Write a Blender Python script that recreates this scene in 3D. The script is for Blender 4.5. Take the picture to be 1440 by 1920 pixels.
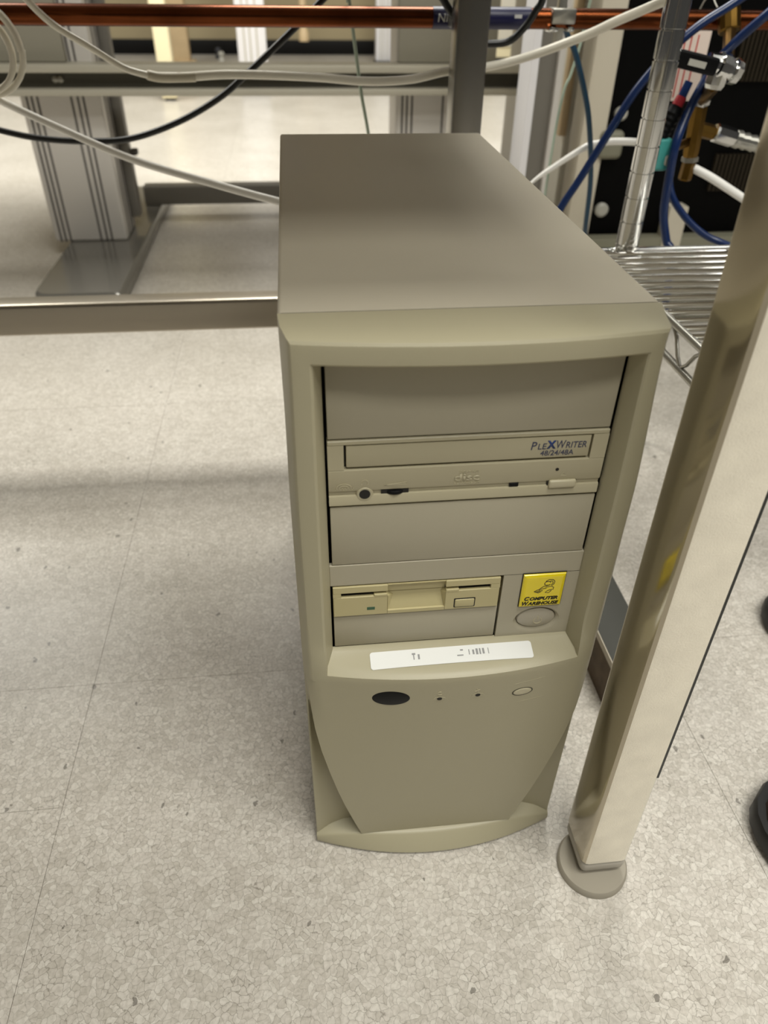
import bpy, bmesh, math, random
from mathutils import Vector, Matrix

# ------------------------------------------------------------------ clear, camera, world, lights
for o in list(bpy.data.objects):
    bpy.data.objects.remove(o, do_unlink=True)
scene = bpy.context.scene
COL = scene.collection
random.seed(4)

YAW, PITCH, ROLL = 0.1191, 0.6528, 0.0168
CAM = Vector((-0.0819, -0.3138, 0.5671))
fwd = Vector((math.sin(YAW) * math.cos(PITCH), math.cos(YAW) * math.cos(PITCH), -math.sin(PITCH)))
rgt0 = Vector((math.cos(YAW), -math.sin(YAW), 0))
up0 = rgt0.cross(fwd)
rgt = math.cos(ROLL) * rgt0 + math.sin(ROLL) * up0
upv = -math.sin(ROLL) * rgt0 + math.cos(ROLL) * up0
cd = bpy.data.cameras.new('camera')
cam = bpy.data.objects.new('camera', cd)
COL.objects.link(cam)
cam.matrix_world = Matrix(((rgt.x, upv.x, -fwd.x, CAM.x), (rgt.y, upv.y, -fwd.y, CAM.y),
                           (rgt.z, upv.z, -fwd.z, CAM.z), (0, 0, 0, 1)))
cd.sensor_fit = 'VERTICAL'
cd.sensor_height = 36.0
cd.lens = 1374.16 * 36.0 / 1920.0
cd.clip_start = 0.02
cd.clip_end = 60
cd.dof.use_dof = True
cd.dof.focus_distance = 0.47
cd.dof.aperture_fstop = 8.5
scene.camera = cam

world = bpy.data.worlds.new('room_ambient')
scene.world = world
world.use_nodes = True
bg = world.node_tree.nodes['Background']
bg.inputs[0].default_value = (1.0, 0.96, 0.88, 1)
bg.inputs[1].default_value = 0.05

def area(name, loc, sx, sy, power, color=(1.0, 0.98, 0.905)):
    l = bpy.data.lights.new(name, 'AREA')
    l.shape = 'RECTANGLE'
    l.size, l.size_y = sx, sy
    l.energy = power
    l.color = color
    o = bpy.data.objects.new(name, l)
    o.location = loc
    COL.objects.link(o)
    return o

# rows of ceiling troffers (2.7 m up), long side along x
for lx, ly, pw in [(-1.8, -0.6, 4), (0.5, -0.6, 40), (2.2, -0.6, 10),
                   (-1.8, -1.5, 4), (0.3, -1.5, 30), (2.2, -1.5, 8),
                   (-1.8, 1.95, 50), (0.3, 1.95, 62), (2.2, 1.95, 8),
                   (-1.8, 2.6, 40), (0.3, 2.6, 40)]:
    area('ceiling_troffer', (lx, ly, 2.7), 1.2, 0.7 if ly > 0 else 0.5, pw)

scene.view_settings.view_transform = 'Standard'
scene.view_settings.look = 'None'
scene.view_settings.exposure = 0.0
scene.view_settings.gamma = 1.0
scene.view_settings.use_curve_mapping = False

# ------------------------------------------------------------------ materials
MATS = {}

def srgb(r, g, b):
    f = lambda c: (c / 255 / 12.92) if c / 255 <= 0.04045 else ((c / 255 + 0.055) / 1.055) ** 2.4
    return (f(r), f(g), f(b), 1)

def mat(name, col, rough=0.5, metal=0.0, bump=0.0, bscale=900, spec=0.5, var=0.0, vscale=30, trans=0.0, coat=0.0):
    m = bpy.data.materials.new(name)
    m.use_nodes = True
    nt = m.node_tree
    p = nt.nodes['Principled BSDF']
    c = srgb(*col)
    p.inputs['Base Color'].default_value = c
    p.inputs['Roughness'].default_value = rough
    p.inputs['Metallic'].default_value = metal
    p.inputs['Specular IOR Level'].default_value = spec
    p.inputs['Transmission Weight'].default_value = trans
    p.inputs['Coat Weight'].default_value = coat
    geo = nt.nodes.new('ShaderNodeNewGeometry')
    if bump:
        n = nt.nodes.new('ShaderNodeTexNoise')
        n.inputs['Scale'].default_value = bscale
        n.inputs['Detail'].default_value = 2
        nt.links.new(geo.outputs['Position'], n.inputs['Vector'])
        b = nt.nodes.new('ShaderNodeBump')
        b.inputs['Strength'].default_value = bump
        b.inputs['Distance'].default_value = 0.001
        nt.links.new(n.outputs['Fac'], b.inputs['Height'])
        nt.links.new(b.outputs['Normal'], p.inputs['Normal'])
    if var:
        n = nt.nodes.new('ShaderNodeTexNoise')
        n.inputs['Scale'].default_value = vscale
        n.inputs['Detail'].default_value = 4
        nt.links.new(geo.outputs['Position'], n.inputs['Vector'])
        r = nt.nodes.new('ShaderNodeValToRGB')
        r.color_ramp.elements[0].position = 0.3
        r.color_ramp.elements[1].position = 0.7
        r.color_ramp.elements[0].color = (c[0] * (1 - var), c[1] * (1 - var), c[2] * (1 - var), 1)
        r.color_ramp.elements[1].color = (min(1, c[0] * (1 + var)), min(1, c[1] * (1 + var)), min(1, c[2] * (1 + var)), 1)
        nt.links.new(n.outputs['Fac'], r.inputs['Fac'])
        nt.links.new(r.outputs['Color'], p.inputs['Base Color'])
    MATS[name] = m
    return m

mat('bezel_plastic', (172, 165, 138), 0.42, bump=0.06, bscale=1600)
mat('panel_plastic', (174, 167, 146), 0.45, bump=0.05, bscale=1800)
mat('drive_plastic', (181, 173, 145), 0.4, bump=0.03, bscale=1800)
mat('floppy_plastic', (190, 179, 135), 0.42, bump=0.04, bscale=1800)
mat('button_plastic', (190, 182, 154), 0.38)
mat('power_plastic', (176, 169, 152), 0.35)
mat('case_paint', (198, 190, 171), 0.42, bump=0.12, bscale=1400)
mat('cavity', (26, 23, 18), 0.7)
mat('black_plastic', (9, 9, 10), 0.45, spec=0.15)
mat('slot_dark', (70, 66, 50), 0.5)
mat('led_green', (52, 92, 66), 0.3)
mat('letter_blue', (40, 62, 118), 0.4)
mat('letter_navy', (44, 50, 84), 0.4)
mat('badge_yellow', (240, 217, 8), 0.22, coat=0.4)
mat('ink_black', (22, 20, 10), 0.5)
mat('sticker_white', (232, 233, 230), 0.5)
mat('sticker_ink', (150, 150, 150), 0.6)
mat('emboss', (188, 180, 152), 0.4)
mat('leg_metal', (190, 182, 164), 0.16, metal=0.95, bump=0.03, bscale=700)
mat('leg_front_worn_lit', (250, 243, 226), 0.42, metal=0.2, bump=0.25, bscale=900, var=0.05, vscale=60)  # rough worn face, colour lightened to carry the light on it
mat('rail_metal', (178, 170, 156), 0.3, metal=0.9, bump=0.02)
mat('post_metal', (150, 147, 140), 0.27, metal=0.95)
mat('edge_metal', (225, 222, 214), 0.3, metal=0.6)
mat('foot_plastic', (158, 151, 136), 0.55)
mat('cap_plastic', (180, 174, 162), 0.5)
mat('desk_alu', (216, 212, 206), 0.4, metal=0.3)
mat('desk_groove', (84, 80, 76), 0.6)
mat('desk_plate', (122, 119, 112), 0.16, metal=0.2)
mat('desk_panel', (146, 142, 128), 0.5)
mat('desk_bar', (188, 183, 167), 0.45, metal=0.2)
mat('desk_web', (72, 70, 60), 0.5)
mat('desk_dark', (120, 116, 108), 0.45, metal=0.2)
mat('tabletop', (150, 142, 126), 0.5)
mat('cable_black', (14, 16, 16), 0.35)
mat('tube_white', (250, 248, 242), 0.3, spec=0.6)
mat('tube_clear', (238, 233, 218), 0.3, spec=0.6)
mat('wire_green', (168, 184, 166), 0.45)
mat('hose_blue', (8, 36, 82), 0.3, spec=0.5)
mat('hose_teal', (30, 62, 84), 0.35)
mat('copper', (104, 56, 30), 0.26, metal=1.0, var=0.35, vscale=14)
mat('label_blue', (14, 16, 66), 0.4)
mat('label_white', (222, 222, 220), 0.5)
mat('chrome', (228, 228, 226), 0.09, metal=1.0)
mat('galvanised', (170, 168, 160), 0.3, metal=0.9)
mat('brass', (118, 90, 42), 0.3, metal=1.0)
mat('teal_plastic', (70, 156, 150), 0.35)
mat('red_plastic', (150, 24, 36), 0.4)
mat('cabinet_black', (3, 3, 3), 0.6, spec=0.1)
mat('cabinet_slat', (44, 38, 28), 0.5, spec=0.2)
mat('cabinet_beige', (206, 198, 180), 0.5)
mat('cabinet_base', (128, 126, 108), 0.5)
mat('white_paint', (222, 216, 200), 0.45)
mat('knob_grey', (176, 174, 164), 0.4)
mat('sign_white', (232, 216, 204), 0.5)
mat('sign_red', (196, 60, 58), 0.5)
mat('wall_tan', (164, 150, 118), 0.7, var=0.03, vscale=3)
mat('baseboard_black', (12, 11, 10), 0.5, spec=0.2)
mat('cream_paint', (252, 240, 200), 0.5)
mat('wood_tan', (196, 172, 134), 0.55, var=0.1, vscale=12)
mat('profile_white', (236, 234, 236), 0.4)
mat('dark_foot', (60, 62, 70), 0.5)
mat('box_grey', (66, 66, 61), 0.6, spec=0.3)
mat('box_brown', (84, 70, 54), 0.7, var=0.3, vscale=60)
mat('box_edge', (176, 168, 152), 0.5)
mat('shoe_leather', (58, 40, 26), 0.38, var=0.25, vscale=40, bump=0.08, bscale=400)
mat('shoe_sole', (14, 13, 12), 0.5)
mat('tape_brown', (205, 198, 178), 0.4)

def floor_material():
    m = bpy.data.materials.new('vinyl_chip_floor')
    m.use_nodes = True
    nt = m.node_tree
    N, L = nt.nodes, nt.links
    p = N['Principled BSDF']
    geo = N.new('ShaderNodeNewGeometry')
    nz = N.new('ShaderNodeTexNoise')
    nz.inputs['Scale'].default_value = 120
    nz.inputs['Detail'].default_value = 3
    L.new(geo.outputs['Position'], nz.inputs['Vector'])
    sub = N.new('ShaderNodeVectorMath'); sub.operation = 'SUBTRACT'
    sub.inputs[1].default_value = (0.5, 0.5, 0.5)
    L.new(nz.outputs['Color'], sub.inputs[0])
    sc = N.new('ShaderNodeVectorMath'); sc.operation = 'SCALE'
    sc.inputs['Scale'].default_value = 0.010
    L.new(sub.outputs[0], sc.inputs[0])
    add = N.new('ShaderNodeVectorMath'); add.operation = 'ADD'
    L.new(geo.outputs['Position'], add.inputs[0]); L.new(sc.outputs[0], add.inputs[1])
    v1 = N.new('ShaderNodeTexVoronoi'); v1.voronoi_dimensions = '2D'
    v1.inputs['Scale'].default_value = 205; L.new(add.outputs[0], v1.inputs['Vector'])
    v2 = N.new('ShaderNodeTexVoronoi'); v2.voronoi_dimensions = '2D'; v2.feature = 'DISTANCE_TO_EDGE'
    v2.inputs['Scale'].default_value = 205; L.new(add.outputs[0], v2.inputs['Vector'])
    sep = N.new('ShaderNodeSeparateColor'); L.new(v1.outputs['Color'], sep.inputs[0])
    r1 = N.new('ShaderNodeValToRGB')
    e = r1.color_ramp.elements
    e[0].position = 0.0; e[0].color = srgb(202, 196, 186)
    e[1].position = 1.0; e[1].color = srgb(222, 217, 208)
    a = e.new(0.5); a.color = srgb(213, 207, 198)
    L.new(sep.outputs[0], r1.inputs['Fac'])
    # thin joints between chips, broken up by noise
    r2 = N.new('ShaderNodeValToRGB')
    e = r2.color_ramp.elements
    e[0].position = 0.0; e[0].color = (0.5, 0.49, 0.47, 1)
    e[1].position = 0.07; e[1].color = (1, 1, 1, 1)
    L.new(v2.outputs['Distance'], r2.inputs['Fac'])
    mx = N.new('ShaderNodeMix'); mx.data_type = 'RGBA'; mx.blend_type = 'MULTIPLY'
    n3 = N.new('ShaderNodeTexNoise'); n3.inputs['Scale'].default_value = 34; n3.inputs['Detail'].default_value = 2
    L.new(geo.outputs['Position'], n3.inputs['Vector'])
    r3 = N.new('ShaderNodeMapRange'); r3.inputs[1].default_value = 0.35; r3.inputs[2].default_value = 0.65
    r3.inputs[3].default_value = 0.5; r3.inputs[4].default_value = 1.0
    L.new(n3.outputs['Fac'], r3.inputs[0])
    L.new(r3.outputs[0], mx.inputs[0])
    L.new(r1.outputs['Color'], mx.inputs[6]); L.new(r2.outputs['Color'], mx.inputs[7])
    # sparse dark flecks
    v4 = N.new('ShaderNodeTexVoronoi'); v4.voronoi_dimensions = '2D'
    v4.inputs['Scale'].default_value = 46
    n4 = N.new('ShaderNodeVectorMath'); n4.operation = 'SCALE'; n4.inputs['Scale'].default_value = 1.0
    mp = N.new('ShaderNodeMapping'); mp.inputs['Rotation'].default_value = (0, 0, 0.6); mp.inputs['Scale'].default_value = (1.0, 0.55, 1)
    L.new(add.outputs[0], mp.inputs['Vector']); L.new(mp.outputs[0], v4.inputs['Vector'])
    s4 = N.new('ShaderNodeSeparateColor'); L.new(v4.outputs['Color'], s4.inputs[0])
    m4 = N.new('ShaderNodeMapRange'); m4.inputs[1].default_value = 0.0; m4.inputs[2].default_value = 0.2
    m4.inputs[3].default_value = 0.085; m4.inputs[4].default_value = 0.0
    L.new(s4.outputs[0], m4.inputs[0])
    lt = N.new('ShaderNodeMath'); lt.operation = 'LESS_THAN'
    L.new(v4.outputs['Distance'], lt.inputs[0]); L.new(m4.outputs[0], lt.inputs[1])
    mx2 = N.new('ShaderNodeMix'); mx2.data_type = 'RGBA'
    f4 = N.new('ShaderNodeMath'); f4.operation = 'MULTIPLY'; f4.inputs[1].default_value = 0.62
    L.new(lt.outputs[0], f4.inputs[0]); L.new(f4.outputs[0], mx2.inputs[0])
    L.new(mx.outputs[2], mx2.inputs[6]); mx2.inputs[7].default_value = srgb(78, 72, 64)
    # broad soil variation
    n5 = N.new('ShaderNodeTexNoise'); n5.inputs['Scale'].default_value = 5; n5.inputs['Detail'].default_value = 5
    L.new(geo.outputs['Position'], n5.inputs['Vector'])
    r5 = N.new('ShaderNodeValToRGB')
    r5.color_ramp.elements[0].position = 0.3; r5.color_ramp.elements[0].color = (0.86, 0.855, 0.84, 1)
    r5.color_ramp.elements[1].position = 0.65; r5.color_ramp.elements[1].color = (1, 1, 1, 1)
    L.new(n5.outputs['Fac'], r5.inputs['Fac'])
    mx3 = N.new('ShaderNodeMix'); mx3.data_type = 'RGBA'; mx3.blend_type = 'MULTIPLY'; mx3.inputs[0].default_value = 1
    L.new(mx2.outputs[2], mx3.inputs[6]); L.new(r5.outputs['Color'], mx3.inputs[7])
    n6 = N.new('ShaderNodeTexNoise'); n6.inputs['Scale'].default_value = 330; n6.inputs['Detail'].default_value = 3
    L.new(geo.outputs['Position'], n6.inputs['Vector'])
    r6 = N.new('ShaderNodeValToRGB')
    r6.color_ramp.elements[0].position = 0.32; r6.color_ramp.elements[0].color = (0.80, 0.795, 0.78, 1)
    r6.color_ramp.elements[1].position = 0.62; r6.color_ramp.elements[1].color = (1.0, 1.0, 1.0, 1)
    L.new(n6.outputs['Fac'], r6.inputs['Fac'])
    mx4 = N.new('ShaderNodeMix'); mx4.data_type = 'RGBA'; mx4.blend_type = 'MULTIPLY'; mx4.inputs[0].default_value = 1
    L.new(mx3.outputs[2], mx4.inputs[6]); L.new(r6.outputs['Color'], mx4.inputs[7])
    L.new(mx4.outputs[2], p.inputs['Base Color'])
    p.inputs['Roughness'].default_value = 0.3
    p.inputs['Specular IOR Level'].default_value = 0.45
    b = N.new('ShaderNodeBump'); b.inputs['Strength'].default_value = 0.12; b.inputs['Distance'].default_value = 0.0006
    L.new(n3.outputs['Fac'], b.inputs['Height']); L.new(b.outputs['Normal'], p.inputs['Normal'])
    MATS['floor'] = m
floor_material()

# ------------------------------------------------------------------ helpers
def link(name, me, material, parent=None, smooth=None):
    if smooth is not None:
        for q in me.polygons:
            q.use_smooth = True
        me.set_sharp_from_angle(angle=math.radians(smooth))
    me.materials.clear()
    me.materials.append(MATS[material])
    o = bpy.data.objects.new(name, me)
    COL.objects.link(o)
    if parent is not None:
        attach(o, parent)
    return o

def attach(o, parent):
    o.parent = parent
    w = parent.matrix_basis
    q = parent.parent
    m = parent.matrix_parent_inverse @ parent.matrix_basis
    while q is not None:
        m = q.matrix_parent_inverse @ q.matrix_basis @ m
        q = q.parent
    o.matrix_parent_inverse = m.inverted()

def thing(name, label, cat, loc=(0, 0, 0), group=None):
    o = bpy.data.objects.new(name, None)
    o.empty_display_size = 0.05
    o.location = loc
    COL.objects.link(o)
    return tag(o, label, cat, group)

def tag(o, label, cat, group=None):
    o['label'] = label
    o['category'] = cat
    if group:
        o['group'] = group
    return o

def struct(o):
    o['kind'] = 'structure'
    return o

def pydata(name, v, f, material, parent=None, smooth=None, merge=0.0):
    me = bpy.data.meshes.new(name)
    me.from_pydata([tuple(p) for p in v], [], f)
    bm = bmesh.new(); bm.from_mesh(me)
    if merge:
        bmesh.ops.remove_doubles(bm, verts=bm.verts, dist=merge)
    bmesh.ops.recalc_face_normals(bm, faces=bm.faces)
    bm.to_mesh(me); bm.free()
    return link(name, me, material, parent, smooth)

def box_bm(bm, lo, hi, bevel=0.0, seg=2):
    r = bmesh.ops.create_cube(bm, size=1)
    vs = r['verts']
    c = [(a + b) / 2 for a, b in zip(lo, hi)]
    s = [b - a for a, b in zip(lo, hi)]
    for v in vs:
        v.co = Vector((c[i] + v.co[i] * s[i] for i in range(3)))
    if bevel:
        es = list({e for v in vs for e in v.link_edges})
        bmesh.ops.bevel(bm, geom=es, offset=min(bevel, min(s) * 0.45), segments=seg, affect='EDGES', profile=0.5)

def box(name, lo, hi, material, parent=None, bevel=0.001, seg=2, smooth=35):
    bm = bmesh.new()
    box_bm(bm, lo, hi, bevel, seg)
    me = bpy.data.meshes.new(name); bm.to_mesh(me); bm.free()
    return link(name, me, material, parent, smooth if bevel else None)

def catmull(pts, n):
    P = [Vector(p) for p in pts]
    P = [P[0] * 2 - P[1]] + P + [P[-1] * 2 - P[-2]]
    out = []
    for i in range(1, len(P) - 2):
        for k in range(n):
            t = k / n
            a, b, c, d = P[i - 1], P[i], P[i + 1], P[i + 2]
            out.append(0.5 * ((2 * b) + (c - a) * t + (2 * a - 5 * b + 4 * c - d) * t * t + (3 * b - a - 3 * c + d) * t ** 3))
    out.append(P[-2])
    return out

def sweep(pts, radii, ring=12, cap=True):
    """tube through pts; radii a number or one per point"""
    n = len(pts)
    if not hasattr(radii, '__len__'):
        radii = [radii] * n
    T = [(pts[min(i + 1, n - 1)] - pts[max(i - 1, 0)]).normalized() for i in range(n)]
    ref = Vector((0, 0, 1)) if abs(T[0].z) < 0.9 else Vector((0, 1, 0))
    nrm = (ref - T[0] * ref.dot(T[0])).normalized()
    v, f = [], []
    for i in range(n):
        nrm = (nrm - T[i] * nrm.dot(T[i])).normalized()
        bi = T[i].cross(nrm)
        for k in range(ring):
            a = 2 * math.pi * k / ring
            v.append(pts[i] + (nrm * math.cos(a) + bi * math.sin(a)) * radii[i])
    for i in range(n - 1):
        for k in range(ring):
            k2 = (k + 1) % ring
            f.append((i * ring + k, i * ring + k2, (i + 1) * ring + k2, (i + 1) * ring + k))
    if cap:
        f.append(tuple(range(ring))[::-1])
        f.append(tuple((n - 1) * ring + k for k in range(ring)))
    return v, f

def tube(name, pts, r, material, parent=None, n=8, ring=12, smooth=50):
    c = catmull(pts, n) if n > 1 else [Vector(p) for p in pts]
    v, f = sweep(c, r, ring)
    return pydata(name, v, f, material, parent, smooth)

def lathe(name, a, b, prof, material, parent=None, ring=24, smooth=40):
    """profile of (t along a->b, radius)"""
    a, b = Vector(a), Vector(b)
    pts = [a.lerp(b, t) for t, r in prof]
    d = (b - a).normalized()
    ref = Vector((0, 0, 1)) if abs(d.z) < 0.9 else Vector((0, 1, 0))
    n1 = (ref - d * ref.dot(d)).normalized(); n2 = d.cross(n1)
    v, f = [], []
    for p, (t, r) in zip(pts, prof):
        for k in range(ring):
            q = 2 * math.pi * k / ring
            v.append(p + (n1 * math.cos(q) + n2 * math.sin(q)) * r)
    for i in range(len(prof) - 1):
        for k in range(ring):
            k2 = (k + 1) % ring
            f.append((i * ring + k, i * ring + k2, (i + 1) * ring + k2, (i + 1) * ring + k))
    f.append(tuple(range(ring))[::-1]); f.append(tuple((len(prof) - 1) * ring + k for k in range(ring)))
    return pydata(name, v, f, material, parent, smooth)

def text_mesh(name, body, x, z, y, width, height, material, parent, shear=0.0, bold=0.0, depth=0.0002, flip_y=-1):
    """flat lettering on a plane facing -y, lower left corner at (x, z), scaled to width x height"""
    cu = bpy.data.curves.new(name, 'FONT')
    cu.body = body; cu.size = 1; cu.shear = shear; cu.extrude = 0.0; cu.offset = bold
    cu.resolution_u = 4
    tmp = bpy.data.objects.new(name, cu)
    COL.objects.link(tmp)
    dg = bpy.context.evaluated_depsgraph_get()
    me = bpy.data.meshes.new_from_object(tmp.evaluated_get(dg))
    bpy.data.objects.remove(tmp, do_unlink=True)
    bpy.data.curves.remove(cu)
    xs = [v.co.x for v in me.vertices]; ys = [v.co.y for v in me.vertices]
    x0, x1, y0, y1 = min(xs), max(xs), min(ys), max(ys)
    sx, sz = width / (x1 - x0), height / (y1 - y0)
    bm = bmesh.new(); bm.from_mesh(me)
    for v in bm.verts:
        v.co = Vector((x + (v.co.x - x0) * sx, y, z + (v.co.y - y0) * sz))
    r = bmesh.ops.extrude_face_region(bm, geom=bm.faces[:])
    for g in r['geom']:
        if isinstance(g, bmesh.types.BMVert):
            g.co.y -= depth
    bmesh.ops.recalc_face_normals(bm, faces=bm.faces)
    bm.to_mesh(me); bm.free()
    me.name = name
    return link(name, me, material, parent)

def grid(name, rows, material, parent=None, smooth=35, merge=0.0):
    n = len(rows[0])
    v = [p for r in rows for p in r]
    f = []
    for i in range(len(rows) - 1):
        for k in range(n - 1):
            f.append((i * n + k, i * n + k + 1, (i + 1) * n + k + 1, (i + 1) * n + k))
    return pydata(name, v, f, material, parent, smooth, merge)

def ellipse_disc(name, cx, cz, a, b, prof, material, parent, yfun=lambda x, z: 0.0, ring=40, smooth=40, cap=True):
    """stacked elliptical rings (scale, y offset) on a surface facing -y"""
    v, f = [], []
    for s, dy in prof:
        for k in range(ring):
            q = 2 * math.pi * k / ring
            x, z = cx + a * s * math.cos(q), cz + b * s * math.sin(q)
            v.append((x, yfun(x, z) + dy, z))
    for i in range(len(prof) - 1):
        for k in range(ring):
            k2 = (k + 1) % ring
            f.append((i * ring + k, i * ring + k2, (i + 1) * ring + k2, (i + 1) * ring + k))
    if cap:
        m = (len(prof) - 1) * ring
        f.append(tuple(m + k for k in range(ring)))
    return pydata(name, v, f, material, parent, smooth)

# ------------------------------------------------------------------ room
floor = struct(box('floor', (-4.5, -3.0, -0.05), (5.0, 5.7, -0.0012), 'floor', None, 0))
TX, TY, TS, GAP = -0.303, 0.175, 0.555, 0.0004
def tile_mesh(sx, sy):
    bm = bmesh.new()
    box_bm(bm, (GAP / 2, GAP / 2, -0.0012), (sx - GAP / 2, sy - GAP / 2, 0.0), 0)
    me = bpy.data.meshes.new('floor_tile'); bm.to_mesh(me); bm.free()
    me.materials.append(MATS['floor'])
    return me
full_tile = tile_mesh(TS, TS)
cut_near, cut_far = tile_mesh(TS, TS - 0.129), tile_mesh(TS, 0.129)
for i in range(-4, 5):
    for j in range(-3, 7):
        x, y = TX + i * TS, TY + j * TS
        pieces = [(full_tile, y)] if not (i == -1 and j == -1) else [(cut_near, y), (cut_far, y + TS - 0.129)]
        for me, yy in pieces:
            o = bpy.data.objects.new('floor_tile', me)
            o.location = (x, yy, 0)
            COL.objects.link(o)
            o.parent = floor

struct(box('wall_back', (-4.5, 5.6, 0), (5.0, 5.7, 2.7), 'wall_tan', None, 0))
struct(box('baseboard_back', (-4.5, 5.585, 0), (5.0, 5.6, 0.085), 'baseboard_black', None, 0.002))

# ------------------------------------------------------------------ computer tower
pc = thing('computer_tower', 'beige tower computer with optical drive, floppy drive and yellow badge on the front', 'computer', (0, 0.2, 0))
W2 = 0.0942
XI, ZI = 0.0752, 0.4145
ZTOP = 0.4315
YB = 0.443

# painted steel cover: folded sheet over top and both sides
def cover():
    t = 0.0012
    prof_o, prof_i = [], []
    r = 0.0022
    prof_o = [(-W2, 0.008), (-W2, ZTOP - r)] + [(-W2 + r - r * math.cos(a), ZTOP - r + r * math.sin(a)) for a in (0.4, 0.8, 1.2)] + [(-W2 + r, ZTOP)]
    prof_o = prof_o + [(-x, z) for x, z in reversed(prof_o)]
    prof_i = [(x * (1 - t / W2), min(z, ZTOP) - (t if z > 0.01 else 0)) for x, z in prof_o]
    y0, y1 = 0.0199, YB
    v, f = [], []
    n = len(prof_o)
    for y in (y0, y1):
        for x, z in prof_o: v.append((x, y, z))
        for x, z in prof_i: v.append((x, y, z))
    for k in range(n - 1):
        f.append((k, k + 1, 2 * n + k + 1, 2 * n + k))
        f.append((n + k, 3 * n + k, 3 * n + k + 1, n + k + 1))
        f.append((k, n + k, n + k + 1, k + 1))
        f.append((2 * n + k, 2 * n + k + 1, 3 * n + k + 1, 3 * n + k))
    f.append((0, 2 * n, 3 * n, n)); f.append((n - 1, 2 * n - 1, 4 * n - 1, 3 * n - 1))
    return pydata('cover', v, f, 'case_paint', pc, 30)
cv = cover()
cv['label'] = 'grey painted steel cover'
box('chassis', (-W2 + 0.0014, 0.022, 0.0085), (W2 - 0.0014, YB - 0.002, 0.0105), 'galvanised', pc, 0)
box('rear_panel', (-W2 + 0.0014, YB - 0.003, 0.0105), (W2 - 0.0014, YB - 0.001, ZTOP - 0.0015), 'galvanised', pc, 0)
for fx in (-0.07, 0.07):
    for fy in (0.06, 0.40):
        lathe('foot', (fx, fy, 0.0), (fx, fy, 0.0086), [(0, 0.011), (0.8, 0.0125), (1, 0.0125)], 'shoe_sole', pc)
# bay cavity behind the drive faces
def cavity(name, x0, x1, z0, z1, y0, y1):
    v = [(x, y, z) for y in (y0, y1) for x, z in ((x0, z0), (x1, z0), (x1, z1), (x0, z1))]
    f = [(4, 5, 6, 7), (0, 1, 5, 4), (1, 2, 6, 5), (2, 3, 7, 6), (3, 0, 4, 7)]
    return pydata(name, v, f, 'cavity', pc)
cavity('bay_cavity', -XI, XI, 0.2195, ZI, 0.002, 0.03)

def interp(tab, z):
    for (z0, a), (z1, b) in zip(tab, tab[1:]):
        if z0 >= z >= z1:
            t = (z0 - z) / (z0 - z1)
            return a + (b - a) * t
    return tab[0][1] if z > tab[0][0] else tab[-1][1]
HW = [(0.215, 0.0930), (0.196, 0.0920), (0.175, 0.0910), (0.155, 0.0893), (0.130, 0.0858), (0.104, 0.0810), (0.080, 0.0760), (0.059, 0.0710), (0.035, 0.0645), (0.0165, 0.0592)]

def panel_y(x, z):
    """front surface of the lower shield-shaped panel"""
    t = max(0.0, min(1.0, (0.2105 - z) / 0.195))
    ye = -0.0118 + 0.0018 * t
    bo = 0.0120 * (1 - t) ** 1.3 + 0.0006
    y = ye - bo * max(0.0, 1 - (x / 0.093) ** 2)
    ax = abs(x)
    if ax > 0.0880 and z > 0.12:
        y += ((ax - 0.0880) / 0.0060) ** 2 * 0.0075
    return y

def bulge(x):
    return 0.0080 * max(0.0, 1 - (x / 0.09) ** 2)

def frame_mesh():
    # stations: side offset, top offset, y, weight of the bow
    ST = [(0.0, 0.0, 0.012, 0), (0.0, 0.0, 0.0005, 0), (0.0005, 0.0005, -0.0008, 0.1), (0.0036, 0.0034, -0.0075, 0.85),
          (0.0044, 0.0042, -0.0090, 0.96), (0.0058, 0.0054, -0.0100, 1), (0.0132, 0.0126, -0.0104, 1), (0.0145, 0.0146, -0.0102, 1),
          (0.0155, 0.0160, -0.0092, 1), (0.0163, 0.0167, -0.0076, 0.97), (0.0190, 0.0170, 0.0045, 0.75), (0.0190, 0.0170, 0.0190, 0)]
    nl, nt = 28, 48
    zb = 0.206
    def side_x(xs, z, right, yst):
        if yst > 0.01:
            return xs
        u = max(0.0, min(1.0, (z - 0.33) / 0.1))
        t = u * u * (3 - 2 * u) * max(0.0, min(1.0, (abs(xs) - XI) / 0.012))
        return xs - (0.0042 if right else 0.0012) * t
    def side_y(xs, y, w, z):
        if xs > W2 - 0.0001:
            return y if y > 0.01 else 0.0045 - 0.0090 * (1 - ((max(z, 0.2) - 0.2) / 0.2315) ** 2.2)
        yy = y - w * bulge(xs)
        if w >= 0.96:
            t = max(0.0, min(1.0, (0.245 - z) / 0.038))
            t = t * t * (3 - 2 * t)
            yy += (panel_y(xs, 0.2095) - yy) * t
        return yy
    rows = []
    for ds, dt, y, w in ST:
        xs, zt = XI + ds, ZI + dt
        r = []
        for k in range(nl):
            z = zb + (zt - zb) * k / nl
            r.append((-side_x(xs, z, False, y), side_y(xs, y, w, z), z))
        for k in range(nt + 1):
            xa, xb = -side_x(xs, zt, False, y), side_x(xs, zt, True, y)
            x = xa + (xb - xa) * k / nt
            r.append((x, y - w * bulge(x), zt))
        for k in range(1, nl + 1):
            z = zt + (zb - zt) * k / nl
            r.append((side_x(xs, z, True, y), side_y(xs, y, w, z), z))
        rows.append(r)
    return rows
bezel = grid('front_bezel', frame_mesh(), 'bezel_plastic', pc, 28)

def sill_front(t):
    return -(0.0120 + 0.0118 * (1 - t * t))

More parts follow.
